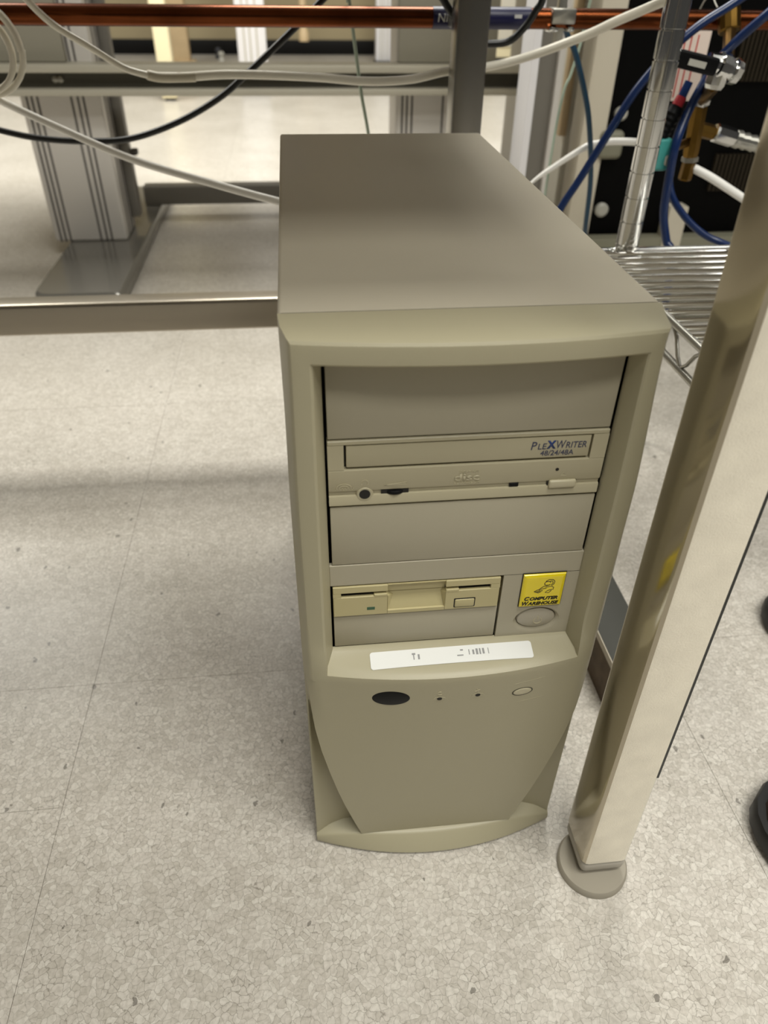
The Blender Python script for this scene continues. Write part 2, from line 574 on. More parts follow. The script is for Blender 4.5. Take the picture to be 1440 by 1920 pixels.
def lower_mesh():
    N = 40
    rows = []
    def row(hw, z, fy):
        rows.append([(hw * (2 * k / N - 1), fy(2 * k / N - 1, hw * (2 * k / N - 1)), z) for k in range(N + 1)])
    row(0.0752, 0.2195, lambda t, x: 0.0100)
    row(0.0752, 0.2195, lambda t, x: 0.0006)
    for s in (0.12, 0.3, 0.5, 0.7, 0.86):
        row(0.0752 + 0.0060 * s, 0.2190 - 0.0058 * s, lambda t, x, s=s: sill_front(t) * s)
    row(0.0816, 0.2131, lambda t, x: sill_front(t) * 0.95)
    row(0.0830, 0.2121, lambda t, x: panel_y(x, 0.2105) + 0.0003)
    row(0.0860, 0.2100, lambda t, x: panel_y(x, 0.2095))
    zs = [0.2065, 0.2, 0.193, 0.185, 0.176, 0.166, 0.155, 0.143, 0.13, 0.117, 0.104, 0.092, 0.08, 0.069, 0.058, 0.047, 0.036, 0.026, 0.0165]
    for z in zs:
        hw = interp(HW, z)
        row(hw, z, lambda t, x, z=z: panel_y(x, z))
    return rows, zs
lrows, lzs = lower_mesh()
shield = grid('lower_panel', lrows, 'bezel_plastic', pc, 32)

def side_hollow(sgn):
    rows = []
    for z in [0.2065] + [q for q in lzs[1:]] + [0.010]:
        hw = interp(HW, z)
        ye = panel_y(hw, max(z, 0.0165))
        t = max(0.0, min(1.0, (0.2 - z) / 0.05))
        yin = ye + 0.0006 + (0.0035 - ye) * t            # depth of the hollow beside the panel
        pts = [(hw, ye, z), (hw + 0.0005 * t + 0.00002, yin * 0.9 + ye * 0.1, z), (hw + 0.0012 * t + 0.00004, yin, z)]
        ylip = -0.0030
        for s in (0.35, 0.7, 0.95):
            x = pts[2][0] + (W2 - 0.0012 - pts[2][0]) * s
            pts.append((x, yin + (ylip - yin) * s ** 2, z))
        pts.append((W2 - 0.0006, ylip + 0.0002, z))
        pts.append((W2, ylip + 0.0014, z))
        pts.append((W2, 0.019, z))
        rows.append([(sgn * x, y, zz) for x, y, zz in pts])
    return grid('side_hollow', rows, 'bezel_plastic', pc, 30)
side_hollow(-1); side_hollow(1)

def plinth():
    N = 48
    rows = []
    # (z at centre, z at ends, y ends, extra y at centre)
    for zc, ze, ye, yc in [(0.0175, 0.0175, 0.0040, 0.0), (0.0163, 0.0100, -0.0034, -0.0086), (0.0156, 0.0092, -0.0042, -0.0094),
                           (0.0145, 0.0086, -0.0046, -0.0102), (0.0095, 0.0066, -0.0049, -0.0142), (0.0045, 0.0042, -0.0050, -0.0182), (0.0034, 0.0034, -0.0050, -0.0188),
                           (0.0022, 0.0022, -0.0046, -0.0184), (0.0022, 0.0022, 0.0190, 0.0)]:
        r = []
        for k in range(N + 1):
            t = 2 * k / N - 1
            b = 1 - t * t
            r.append((W2 * t, ye + yc * b, ze + (zc - ze) * min(1, b * 1.6)))
        rows.append(r)
    g = grid('plinth', rows, 'bezel_plastic', pc, 40)
    return g
plinth()
for s in (-1, 1):
    pydata('plinth_end', [(s * W2, 0.019, 0.0022), (s * W2, -0.0046, 0.0022), (s * W2, -0.0050, 0.0042), (s * W2, -0.0034, 0.0100), (s * W2, 0.0040, 0.0175), (s * W2, 0.019, 0.0175)],
           [(0, 1, 2, 3, 4, 5)], 'bezel_plastic', pc)

# recessed face below the big bays, with an opening for the small bays and a dish round the power button
FX0, FX1, FZ0, FZ1 = -0.0752, 0.0286, 0.2195, 0.2722
box('bay_face', (-XI, 0.0006, FZ1), (XI, 0.004, 0.2879), 'panel_plastic', pc, 0.0003, 1)
PCX, PCZ, PA, PB = 0.0537, 0.2332, 0.0125, 0.0080
def button_face():
    x0, x1, z0, z1, y = FX1, XI, FZ0, FZ1, 0.0006
    R = 64
    v, f = [], []
    def rect(a):
        c, s = math.cos(a), math.sin(a)
        ts = []
        if c > 1e-9: ts.append((x1 - PCX) / c)
        if c < -1e-9: ts.append((x0 - PCX) / c)
        if s > 1e-9: ts.append((z1 - PCZ) / s)
        if s < -1e-9: ts.append((z0 - PCZ) / s)
        t = min(ts)
        return PCX + t * c, PCZ + t * s
    corners = [math.atan2(z - PCZ, x - PCX) % (2 * math.pi) for x in (x0, x1) for z in (z0, z1)]
    ang = [2 * math.pi * k / R for k in range(R)]
    for c in corners:
        k = min(range(R), key=lambda i: abs(ang[i] - c)); ang[k] = c
    rings = [None, (1.20, 1.42, -0.0), (1.13, 1.26, 0.0006), (1.04, 1.07, 0.0017), (1.015, 1.03, 0.0024), (1.01, 1.02, 0.006)]
    for k in range(R):
        x, z = rect(ang[k]); v.append((x, y, z))
    for sa, sb, dy in rings[1:]:
        for k in range(R):
            a = math.atan2(math.sin(ang[k]) / PB, math.cos(ang[k]) / PA)
            off = -0.0012 if sb > 1.3 else (-0.0006 if sb > 1.2 else 0)
            v.append((PCX + PA * sa * math.cos(a), y + dy, max(z0 + 0.0003, PCZ + off + PB * sb * math.sin(a))))
    for i in range(len(rings) - 1):
        for k in range(R):
            k2 = (k + 1) % R
            f.append((i * R + k, i * R + k2, (i + 1) * R + k2, (i + 1) * R + k))
    n = len(v)
    v += [(x0, y, z0), (x0, 0.006, z0), (x0, 0.006, z1), (x0, y, z1)]
    f.append((n, n + 1, n + 2, n + 3))
    return pydata('bay_face', v, f, 'panel_plastic', pc, 30)
button_face()
pw = ellipse_disc('power_button', PCX, PCZ, PA, PB, [(1.0, 0.006), (0.995, 0.0012), (0.96, 0.0003), (0.85, -0.0002), (0.5, -0.0006), (0.2, -0.0007)], 'power_plastic', pc, lambda x, z: 0.0012)
# power symbol
def stroke(name, pts, w, y, material, parent, depth=0.0003):
    """flat raised line in the front plane through (x, z) points; y a number or a function of x, z"""
    v, f = [], []
    P = [Vector((a, b)) for a, b in pts]
    n = len(P)
    for i in range(n):
        d = (P[min(i + 1, n - 1)] - P[max(i - 1, 0)]).normalized()
        nn = Vector((-d.y, d.x)) * w / 2
        for s in (1, -1):
            q = P[i] + nn * s
            yy = y(q.x, q.y) if callable(y) else y
            v.append((q.x, yy, q.y)); v.append((q.x, yy - depth, q.y))
    for i in range(n - 1):
        a, b = 4 * i, 4 * (i + 1)
        f += [(a + 1, a + 3, b + 3, b + 1), (a, a + 1, b + 1, b), (a + 2, b + 2, b + 3, a + 3)]
    f += [(0, 2, 3, 1), (4 * n - 4, 4 * n - 3, 4 * n - 1, 4 * n - 2)]
    return pydata(name, v, f, material, parent)
arc = lambda cx, cz, r, a0, a1, n=14, rz=None: [(cx + r * math.cos(a0 + (a1 - a0) * k / n), cz + (rz or r) * math.sin(a0 + (a1 - a0) * k / n)) for k in range(n + 1)]
stroke('power_symbol', arc(PCX + 0.001, PCZ - 0.0015, 0.0026, math.radians(130), math.radians(410)), 0.0005, 0.0006, 'button_plastic', pw)
stroke('power_symbol', [(PCX + 0.001, PCZ - 0.0008), (PCX + 0.001, PCZ + 0.0024)], 0.0005, 0.0006, 'button_plastic', pw)

# blank bay covers
box('bay_cover', (-0.0735, 0.0010, 0.3722), (0.0735, 0.0040, 0.4138), 'panel_plastic', pc, 0.0005, 2)
box('bay_cover', (-0.0735, 0.0008, 0.2884), (0.0738, 0.0040, 0.3293), 'panel_plastic', pc, 0.0005, 2)
box('bay_cover', (-0.0738, 0.0012, 0.2204), (0.0274, 0.0040, 0.2470), 'panel_plastic', pc, 0.0004, 2)

# optical drive
DZ0, DZ1 = 0.3306, 0.3714
YF = 0.0002                                       # face of the drive, tilted upper part
TRX, TRZ0, TRZ1 = 0.0655, 0.3538, 0.3688
def drive_face():
    """face plate with a sunk tray window and a shallow groove"""
    bm = bmesh.new()
    # strips round the tray window
    box_bm(bm, (-0.0738, YF, TRZ1), (0.0738, 0.006, DZ1), 0.0004, 1)
    box_bm(bm, (-0.0738, YF, TRZ0), (-TRX, 0.006, TRZ1), 0.0)
    box_bm(bm, (TRX, YF, TRZ0), (0.0738, 0.006, TRZ1), 0.0)
    me = bpy.data.meshes.new('optical_drive'); bm.to_mesh(me); bm.free()
    d = link('optical_drive', me, 'drive_plastic', pc)
    return d
drive = drive_face()
drive['label'] = 'optical disc writer'
# lower part: sloping to a groove, then a chin
prof = [(TRZ0, 0.006), (TRZ0, YF + 0.0004), (TRZ0 - 0.0006, YF), (0.3410, YF), (0.3402, YF + 0.0004), (0.3399, YF + 0.0014), (0.3374, YF + 0.0014),
        (0.3371, YF + 0.0003), (0.3364, YF - 0.0001), (DZ0 + 0.0006, YF - 0.0001), (DZ0, YF + 0.0005), (DZ0, 0.006)]
grid('drive_chin', [[(-0.0738, y, z), (-0.03, y, z), (0.03, y, z), (0.0738, y, z)] for z, y in prof], 'drive_plastic', drive, 30)
box('tray_window', (-TRX, 0.0040, TRZ0), (TRX, 0.0046, TRZ1), 'cavity', drive, 0)
tray = box('tray_door', (-TRX + 0.0012, 0.0005, TRZ0 + 0.0013), (TRX - 0.0009, 0.0040, TRZ1 - 0.0006), 'drive_plastic', drive, 0.0006, 2)
text_mesh('lettering', 'P', 0.0326, 0.36065, 0.0005, 0.0030, 0.0048, 'letter_navy', drive, 0.12)
text_mesh('lettering', 'LE', 0.0363, 0.36075, 0.0005, 0.0046, 0.0035, 'letter_navy', drive, 0.1)
text_mesh('lettering', 'X', 0.0410, 0.36085, 0.0005, 0.0049, 0.0050, 'letter_blue', drive, 0.0, 0.055)
text_mesh('lettering', 'W', 0.0461, 0.36085, 0.0005, 0.0050, 0.0048, 'letter_navy', drive, 0.12)
text_mesh('lettering', 'RITER', 0.0514, 0.36095, 0.0005, 0.0112, 0.0037, 'letter_navy', drive, 0.1)
text_mesh('lettering', '48/24/48A', 0.0381, 0.3567, 0.0005, 0.0180, 0.0031, 'letter_navy', drive, 0.05)
# headphone socket, volume wheel, lamp, eject button
lathe('socket_collar', (-0.0548, 0.0030, 0.3380), (-0.0548, -0.0001, 0.3380), [(0, 0.0046), (0.75, 0.0046), (1, 0.0040)], 'drive_plastic', drive, 28)
lathe('headphone_socket', (-0.0548, 0.0015, 0.3381), (-0.0548, -0.0003, 0.3381), [(0, 0.0030), (0.95, 0.0030), (1, 0.0029)], 'cavity', drive, 24)
box('volume_slot', (-0.0460, 0.0008, 0.3366), (-0.0312, 0.0028, 0.3398), 'cavity', drive, 0)
lathe('volume_wheel', (-0.0386, 0.0062, 0.3370), (-0.0386, 0.0062, 0.3392), [(0, 0.0066), (0.1, 0.0069), (0.9, 0.0069), (1, 0.0066)], 'black_plastic', drive, 40)
box('activity_lamp', (0.0238, 0.0004, 0.3377), (0.0288, 0.0028, 0.3400), 'black_plastic', drive, 0.0002, 1)
box('button_well', (0.0446, 0.00055, 0.3352), (0.0610, 0.0028, 0.3413), 'cavity', drive, 0.0003, 1)
box('eject_button', (0.0454, -0.0014, 0.3360), (0.0606, 0.0020, 0.3409), 'button_plastic', drive, 0.0011, 3)
lathe('pinhole', (0.0489, 0.0006, 0.3476), (0.0489, YF - 0.00012, 0.3476), [(0, 0.0010), (1, 0.0010)], 'cavity', drive, 14)
stroke('emboss', [(0.0511, 0.3436), (0.0545, 0.3436), (0.0528, 0.3458), (0.0511, 0.3436)], 0.0003, YF, 'emboss', drive, 0.00025)
# raised marks pressed in the plastic
text_mesh('emboss', 'disc', -0.0070, 0.3434, YF, 0.0136, 0.0046, 'emboss', drive, 0, 0.02, 0.00035)
text_mesh('emboss', 'COMPACT', -0.0045, 0.3486, YF, 0.0110, 0.0012, 'emboss', drive, 0, 0, 0.0003)
text_mesh('emboss', 'ReWritable', -0.0072, 0.3413, YF, 0.0142, 0.0014, 'emboss', drive, 0, 0, 0.0003)
stroke('emboss', arc(-0.0658, 0.3424, 0.0040, math.radians(5), math.radians(175), 14, 0.0028), 0.0003, YF, 'emboss', drive, 0.0003)
stroke('emboss', arc(-0.0658, 0.3424, 0.0024, math.radians(5), math.radians(175), 14, 0.0016), 0.0003, YF, 'emboss', drive, 0.0003)
stroke('emboss', [(-0.0704 + 0.00075 * k, 0.3418 + (0.0007 if k % 2 else -0.0004)) for k in range(14)], 0.0003, YF, 'emboss', drive, 0.0003)
stroke('emboss', arc(-0.0548, 0.3452, 0.0019, math.radians(-40), math.radians(220), 14), 0.00035, YF, 'emboss', drive, 0.0003)
stroke('emboss', [(-0.0445, 0.3432), (-0.0325, 0.3434), (-0.0325, 0.3446), (-0.0445, 0.3432)], 0.0003, YF, 'emboss', drive, 0.0003)

# floppy drive
PX0, PX1, PZ0, PZ1 = -0.0738, 0.0268, 0.2476, 0.2714
CX0, CX1 = -0.0412, -0.0064
FY = -0.0002
flop = bpy.data.objects.new('floppy_drive', None)
flop.empty_display_size = 0.02
COL.objects.link(flop)
attach(flop, pc)
for lo, hi, bv in (((PX0, FY, 0.2664), (CX0, 0.008, PZ1), 0.0003), ((CX1, FY, 0.2664), (PX1, 0.008, PZ1), 0.0003),
                   ((PX0, FY, PZ0), (CX0, 0.008, 0.2632), 0.0004), ((CX1, FY, PZ0), (PX1, 0.008, 0.2632), 0.0004),
                   ((PX0, FY, 0.2632), (-0.0690, 0.008, 0.2664), 0), ((0.0212, FY, 0.2632), (PX1, 0.008, 0.2664), 0)):
    box('face_block', lo, hi, 'floppy_plastic', flop, bv, 1)
flop['label'] = 'cream floppy disk drive'
# scooped centre: lower lip slopes up into the slot
sc = [(PZ0, 0.008), (PZ0, FY + 0.0002), (PZ0 + 0.0026, FY + 0.0001), (0.2505, FY + 0.0012), (0.2600, 0.0042), (0.2624, 0.0048), (0.2624, 0.0058), (0.2631, 0.0058), (0.2632, 0.0036),
      (0.2690, 0.0026), (0.2704, FY + 0.0008), (PZ1, FY + 0.0003), (PZ1, 0.008)]
grid('finger_scoop', [[(CX0, y, z), (CX0 + (CX1 - CX0) * 0.5, y, z), (CX1, y, z)] for z, y in sc], 'floppy_plastic', flop, 25)
for sx, x0, x1 in ((1, CX0, CX0 + 0.0035), (-1, CX1, CX1 - 0.0022)):
    pydata('scoop_cheek', [(x0, FY, 0.2626), (x0, FY, 0.2502), (x1, 0.0042, 0.2598), (x0, 0.0054, 0.2626)], [(0, 1, 2), (0, 2, 3)], 'floppy_plastic', flop)
box('disk_slot', (-0.0690, 0.0024, 0.2630), (CX0, 0.0066, 0.2666), 'slot_dark', flop, 0)
box('disk_slot', (CX1, 0.0024, 0.2630), (0.0212, 0.0066, 0.2666), 'slot_dark', flop, 0)
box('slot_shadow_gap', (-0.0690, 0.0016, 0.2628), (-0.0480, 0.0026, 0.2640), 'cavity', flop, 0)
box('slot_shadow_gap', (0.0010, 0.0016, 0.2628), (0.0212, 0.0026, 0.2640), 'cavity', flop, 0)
box('slot_lip', (-0.0495, FY - 0.0003, 0.2626), (CX0 - 0.0002, 0.004, 0.2646), 'floppy_plastic', flop, 0.0004, 1)
box('slot_lip', (CX1 + 0.0002, FY - 0.0003, 0.2624), (0.0018, 0.004, 0.2646), 'floppy_plastic', flop, 0.0004, 1)
box('activity_lamp', (-0.0537, FY - 0.0001, 0.2519), (-0.0489, 0.002, 0.2543), 'led_green', flop, 0.0001, 1)
box('button_well', (-0.0011, FY - 0.0002, 0.2487), (0.0128, 0.002, 0.2570), 'cavity', flop, 0.0008, 2)
box('eject_button', (-0.0002, -0.0009, 0.2496), (0.0119, 0.002, 0.2560), 'floppy_plastic', flop, 0.0008, 3)

# yellow domed badge
BX0, BX1, BZ0, BZ1 = 0.0405, 0.0667, 0.2460, 0.2724
badge = box('badge_rim', (BX0 - 0.0004, 0.0000, BZ0 - 0.0004), (BX1 + 0.0004, 0.0010, BZ1 + 0.0004), 'cavity', pc, 0)
badge.name = 'badge'
badge['label'] = 'yellow square badge with black lettering'
def dome():
    rows = []
    prof = [(0.0, 0.0004), (0.0, -0.0004), (0.018, -0.0010), (0.05, -0.0014), (0.085, -0.0016)]
    v, f = [], []
    for ins, y in prof:
        d = ins * (BX1 - BX0)
        c = [(BX0 + d, BZ0 + d), (BX1 - d, BZ0 + d), (BX1 - d, BZ1 - d), (BX0 + d, BZ1 - d)]
        for i in range(4):
            v.append((c[i][0], y, c[i][1]))
    for i in range(len(prof) - 1):
        for k in range(4):
            f.append((i * 4 + k, i * 4 + (k + 1) % 4, (i + 1) * 4 + (k + 1) % 4, (i + 1) * 4 + k))
    m = 4 * (len(prof) - 1)
    f.append((m, m + 1, m + 2, m + 3))
    return pydata('badge_dome', v, f, 'badge_yellow', badge)
dome()
BY = -0.0016
text_mesh('lettering', 'C', 0.0428, 0.25190, BY, 0.0032, 0.0032, 'ink_black', badge, 0.25, 0.035)
text_mesh('lettering', 'OMPUTER', 0.0462, 0.25190, BY, 0.0176, 0.0027, 'ink_black', badge, 0.25, 0.035)
text_mesh('lettering', 'W', 0.0418, 0.24790, BY, 0.0042, 0.0032, 'ink_black', badge, 0.25, 0.035)
text_mesh('lettering', 'AREHOUSE', 0.0454, 0.24790, BY, 0.0194, 0.0027, 'ink_black', badge, 0.25, 0.035)
def em(pts, w=0.00042):
    stroke('emblem_line', [(0.0405 + a * 0.0262, 0.2460 + b * 0.0264) for a, b in pts], w, BY, 'ink_black', badge, 0.0001)
em(arc(0.585, 0.735, 0.075, math.radians(20), math.radians(330), 18, 0.062))          # rounded screen shape
em([(0.53, 0.80), (0.60, 0.855), (0.70, 0.845), (0.745, 0.79), (0.735, 0.71), (0.69, 0.66)])
em([(0.63, 0.80), (0.69, 0.80), (0.71, 0.74), (0.67, 0.68)])
em([(0.53, 0.655), (0.60, 0.625), (0.68, 0.645), (0.745, 0.60), (0.74, 0.545), (0.66, 0.53), (0.60, 0.50)])
em([(0.52, 0.66), (0.44, 0.60), (0.40, 0.565), (0.50, 0.575), (0.58, 0.60)])
em([(0.60, 0.50), (0.56, 0.455), (0.64, 0.44), (0.68, 0.48), (0.70, 0.52)])
em([(0.29, 0.50), (0.38, 0.555), (0.49, 0.52), (0.40, 0.45), (0.29, 0.50)])
em([(0.33, 0.495), (0.43, 0.52)], 0.0003)
em([(0.36, 0.475), (0.46, 0.50)], 0.0003)
em([(0.56, 0.69), (0.60, 0.675), (0.63, 0.69)], 0.0004)

# printed paper sticker on the sill
def sill_z(x, y):
    s = y / sill_front(max(-1, min(1, x / 0.0800)))
    return 0.2190 - 0.0058 * s
def sticker():
    x0, x1 = -0.0525, 0.0508
    rows = []
    n = 40
    m = 8
    ya0, ya1, yb0, yb1 = -0.0040, -0.0037, -0.0152, -0.0150
    for j in range(m + 1):
        r = []
        for k in range(n + 1):
            x = (x0 + 0.0018 * (1 - math.cos(math.pi / 2 * k / 10)) if k <= 10 else x1 - 0.0018 * (1 - math.cos(math.pi / 2 * (n - k) / 10)) if k >= n - 10 else x0 + 0.0018 + (x1 - x0 - 0.0036) * (k - 10) / (n - 20))
            t = (x - x0) / (x1 - x0)
            e = min(x - x0, x1 - x)
            cr = 0.0018
            ins = cr - math.sqrt(max(0, cr * cr - max(0, cr - e) ** 2)) if e < cr else 0
            a, b = ya0 + (ya1 - ya0) * t - ins, yb0 + (yb1 - yb0) * t + ins
            y = a + (b - a) * j / m
            r.append((x, y - 0.0001, sill_z(x, y) + 0.00035))
        rows.append(r)
    return grid('sticker', rows, 'sticker_white', pc, 40)
stk = sticker()
stk['label'] = 'white rounded paper label with faded print'
def smudge(x0, x1, y0, y1):
    rows = [[(x, y - 0.00012, sill_z(x, y) + 0.00046) for x in (x0, (x0 + x1) / 2, x1)] for y in (y0, (y0 + y1) / 2, y1)]
    grid('faded_print', rows, 'sticker_ink', stk, 40)
for x0, w, y0, h in [(-0.0262, 0.0022, -0.0066, 0.0012), (-0.0255, 0.0007, -0.0078, 0.0032), (-0.0226, 0.0012, -0.0076, 0.0034),
                     (0.0046, 0.0018, -0.0064, 0.0010), (0.0022, 0.0040, -0.0100, 0.0008), (0.0098, 0.0006, -0.0068, 0.0036), (0.0122, 0.0012, -0.0072, 0.0032), (0.0144, 0.0014, -0.0066, 0.0040),
                     (0.0166, 0.0010, -0.0066, 0.0040), (0.0186, 0.0013, -0.0066, 0.0038), (0.0222, 0.0005, -0.0066, 0.0040)]:
    smudge(x0, x0 + w, y0, y0 - h)

# lower panel fittings
py = lambda x, z: panel_y(x, z)
ellipse_disc('infrared_window', -0.0404, 0.1930, 0.0119, 0.0072, [(1.03, 0.002), (1.0, -0.0001), (0.9, -0.0003)], 'black_plastic', pc, py)
for lx, lz in ((-0.0096, 0.1913), (0.0151, 0.1919)):
    ellipse_disc('lamp_dimple', lx, lz - 0.0003, 0.0042, 0.0021, [(1.0, 0.0004), (0.95, -0.00025), (0.6, -0.0001)], 'bezel_plastic', pc, py)
    ellipse_disc('status_lamp', lx, lz, 0.0016, 0.0014, [(1.0, 0.001), (1.0, -0.00035)], 'cavity', pc, py)
stroke('emboss', arc(-0.0097, 0.1970, 0.0015, math.radians(60), math.radians(330), 10), 0.0004, py, 'emboss', pc, 0.0003)
stroke('emboss', [(0.0128, 0.1962), (0.0160, 0.1978)], 0.0004, py, 'emboss', pc, 0.0003)
stroke('emboss', [(0.0140, 0.1992), (0.0152, 0.1948)], 0.0004, py, 'emboss', pc, 0.0003)
ellipse_disc('reset_groove', 0.0453, 0.1885, 0.0071, 0.0041, [(1.0, 0.001), (1.0, -0.00015), (0.8, 0.0)], 'slot_dark', pc, py)
ellipse_disc('reset_button', 0.0453, 0.1885, 0.0062, 0.0033, [(1.0, 0.001), (0.98, -0.0003), (0.8, -0.0006), (0.4, -0.0004)], 'button_plastic', pc, py)
stroke('emboss', [(0.0390 + 0.002 * k, 0.1978 + 0.00022 * k) for k in range(11)], 0.0004, py, 'bezel_plastic', pc, 0.00012)
stroke('emboss', [(0.0430 + 0.002 * k, 0.1772 + 0.00018 * k) for k in range(10)], 0.0004, py, 'bezel_plastic', pc, 0.00012)

# ------------------------------------------------------------------ workbench the tower stands under
wb = thing('workbench', 'metal workbench frame with square legs and a low rear rail over the tower', 'workbench', (-0.5, 0.3, 0))
def front_leg(x0, x1, y0, y1, lean):
    z0, z1 = 0.0235, 0.73
    def ring(z, ins):
        c = 0.0050
        dx, dy = lean[0] * (z - 0.01), lean[1] * (z - 0.01)
        pts = []
        for cx, cy, a0 in ((x0 + c, y0 + c, 180), (x1 - c, y0 + c, 270), (x1 - c, y1 - c, 0), (x0 + c, y1 - c, 90)):
            for a in (0, 30, 60, 90):
                q = math.radians(a0 + a)
                pts.append((cx + (c - ins) * math.cos(q) + dx, cy + (c - ins) * math.sin(q) + dy, z))
        return pts
    rows = [ring(z0, 0), ring(0.3, 0), ring(z1, 0)]
    n = len(rows[0])
    v = [p for r in rows for p in r]
    f = [(i * n + k, i * n + (k + 1) % n, (i + 1) * n + (k + 1) % n, (i + 1) * n + k) for i in range(2) for k in range(n)]
    f += [tuple(range(n))[::-1], tuple(2 * n + k for k in range(n))]
    lg = pydata('leg', v, f, 'leg_metal', wb, 25)
    lg.data.materials.append(MATS['leg_front_worn_lit'])          # scuffed front face, its bright light painted in as a paler colour
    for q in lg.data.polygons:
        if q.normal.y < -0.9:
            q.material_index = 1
    return lg
LX0, LX1, LY0, LY1 = 0.1040, 0.1395, -0.0560, -0.0170
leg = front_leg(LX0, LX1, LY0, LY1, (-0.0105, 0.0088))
LC = 0.0046
box('end_cap', (LX0 + 0.0004, LY0 + 0.0004, 0.0095), (LX1 - 0.0004, LY1 - 0.0004, 0.0230), 'cap_plastic', leg, LC, 4)
sx, sy = lambda z: -0.0105 * (z - 0.01), lambda z: 0.0088 * (z - 0.01)
sv = []
for z in (0.125, 0.73):
    for x, y in ((LX1 - 0.0006, LY0 + 0.0035), (LX1 + 0.0016, LY0 + 0.0035), (LX1 + 0.0016, LY1 - 0.006), (LX1 - 0.0006, LY1 - 0.006)):
        sv.append((x + sx(z), y + sy(z), z))
pydata('edge_strip', sv, [(0, 1, 2, 3), (4, 5, 6, 7), (0, 1, 5, 4), (1, 2, 6, 5), (2, 3, 7, 6), (3, 0, 4, 7)], 'cable_black', leg)
lathe('leveling_foot', (0.1185, -0.0452, 0.0), (0.1185, -0.0452, 0.0062), [(0, 0.0266), (0.7, 0.0266), (1, 0.0252)], 'foot_plastic', leg, 48)
lathe('foot_stem', (0.1215, -0.0400, 0.0060), (0.1215, -0.0400, 0.0098), [(0, 0.006), (1, 0.006)], 'galvanised', leg, 16)
# back right leg
bl = box('leg', (0.097, 0.600, 0.012), (0.132, 0.636, 0.73), 'post_metal', wb, 0.0025, 3)
lathe('leveling_foot', (0.1145, 0.618, 0), (0.1145, 0.618, 0.013), [(0, 0.026), (0.45, 0.026), (0.5, 0.006), (1, 0.006)], 'foot_plastic', bl, 32)
# left pair, beyond the picture
for yy, mt in ((-0.0365, 'leg_metal'), (0.618, 'post_metal')):
    q = box('leg', (-1.30, yy - 0.018, 0.012), (-1.265, yy + 0.018, 0.73), mt, wb, 0.0025, 3)
    lathe('leveling_foot', (-1.2825, yy, 0), (-1.2825, yy, 0.013), [(0, 0.026), (0.45, 0.026), (0.5, 0.006), (1, 0.006)], 'foot_plastic', q, 32)
box('rear_rail', (-1.265, 0.600, 0.1745), (0.097, 0.632, 0.2150), 'rail_metal', wb, 0.0045, 4)
box('tabletop', (-1.33, -0.062, 0.73), (0.165, 0.775, 0.76), 'tabletop', wb, 0.003)

# ------------------------------------------------------------------ low box behind the front leg
lb = thing('storage_box', 'low dark grey box on the floor between the tower and the right front leg', 'box', (0.197, 0.28, 0))
box('lid', (0.177, 0.085, 0.056), (0.218, 0.50, 0.063), 'box_grey', lb, 0.001)
box('lid_edge', (0.1762, 0.084, 0.0555), (0.1772, 0.50, 0.0625), 'box_edge', lb, 0)
box('body', (0.180, 0.088, 0.0), (0.216, 0.498, 0.056), 'box_brown', lb, 0.001)

# ------------------------------------------------------------------ copper pipe with nitrogen label, clamp
cp = thing('copper_pipe', 'long horizontal copper pipe with a blue label running behind the bench', 'pipe', (0.05, 0.68, 0.508))
PZ, PR, PY = 0.5078, 0.0105, 0.682
tube('pipe_run', [(-1.25, PY, PZ), (-0.4, PY, PZ), (0.2, PY, PZ), (1.0, PY, PZ)], PR, 'copper', cp, 4, 28)
lathe('label_band', (0.083, PY, PZ), (0.197, PY, PZ), [(0, PR + 0.0002), (0, PR + 0.0005), (1, PR + 0.0005), (1, PR + 0.0002)], 'label_blue', cp, 28)
text_mesh('lettering', 'NIT', 0.0880, 0.5045, PY - PR - 0.0008, 0.0200, 0.0080, 'label_white', cp, 0.1, 0.01)
box('lettering', (0.1765, PY - PR - 0.0009, 0.5085), (0.1850, PY - PR - 0.0003, 0.5120), 'label_white', cp, 0)
clamp = box('pipe_clamp', (0.220, PY - PR - 0.004, 0.5030), (0.248, PY + PR, 0.5185), 'galvanised', cp, 0.002)
box('clamp_lip', (0.217, PY - PR - 0.006, 0.4955), (0.228, PY + PR, 0.5005), 'chrome', clamp, 0.0015)
box('clamp_lip', (0.239, PY - PR - 0.006, 0.4960), (0.247, PY + PR, 0.5010), 'chrome', clamp, 0.0015)
box('clamp_strap', (0.229, PY - 0.006, 0.480), (0.238, PY + 0.006, 0.530), 'galvanised', clamp, 0.001)
box('hanger', (0.100, 0.640, 0.4995), (0.129, 0.676, 0.5160), 'galvanised', cp, 0.002)

# ------------------------------------------------------------------ cables and tubes behind the bench
tag(tube('power_cable', [(-0.60, 0.74, 0.46), (-0.477, 0.74, 0.396), (-0.443, 0.74, 0.385), (-0.401, 0.74, 0.376), (-0.35, 0.74, 0.372), (-0.29, 0.74, 0.374), (-0.228, 0.74, 0.392), (-0.172, 0.74, 0.419), (-0.13, 0.74, 0.449), (-0.082, 0.74, 0.486), (-0.039, 0.74, 0.521), (-0.01, 0.74, 0.546), (0.03, 0.72, 0.60), (0.05, 0.68, 0.7295)], 0.0039, 'cable_black'),
    'thick black cable sagging in a long curve across the silver desk column', 'cable')
tag(tube('power_cable', [(0.06, 0.64, 0.7295), (0.074, 0.648, 0.60), (0.082, 0.652, 0.54), (0.09, 0.652, 0.526), (0.1, 0.654, 0.514), (0.116, 0.656, 0.496), (0.132, 0.656, 0.487), (0.147, 0.656, 0.485), (0.169, 0.655, 0.488), (0.184, 0.65, 0.502), (0.193, 0.645, 0.517), (0.198, 0.64, 0.534), (0.19, 0.63, 0.60), (0.15, 0.62, 0.7295)], 0.0040, 'cable_black'),
    'black cable looping behind the dark bench post at the blue pipe label', 'cable')
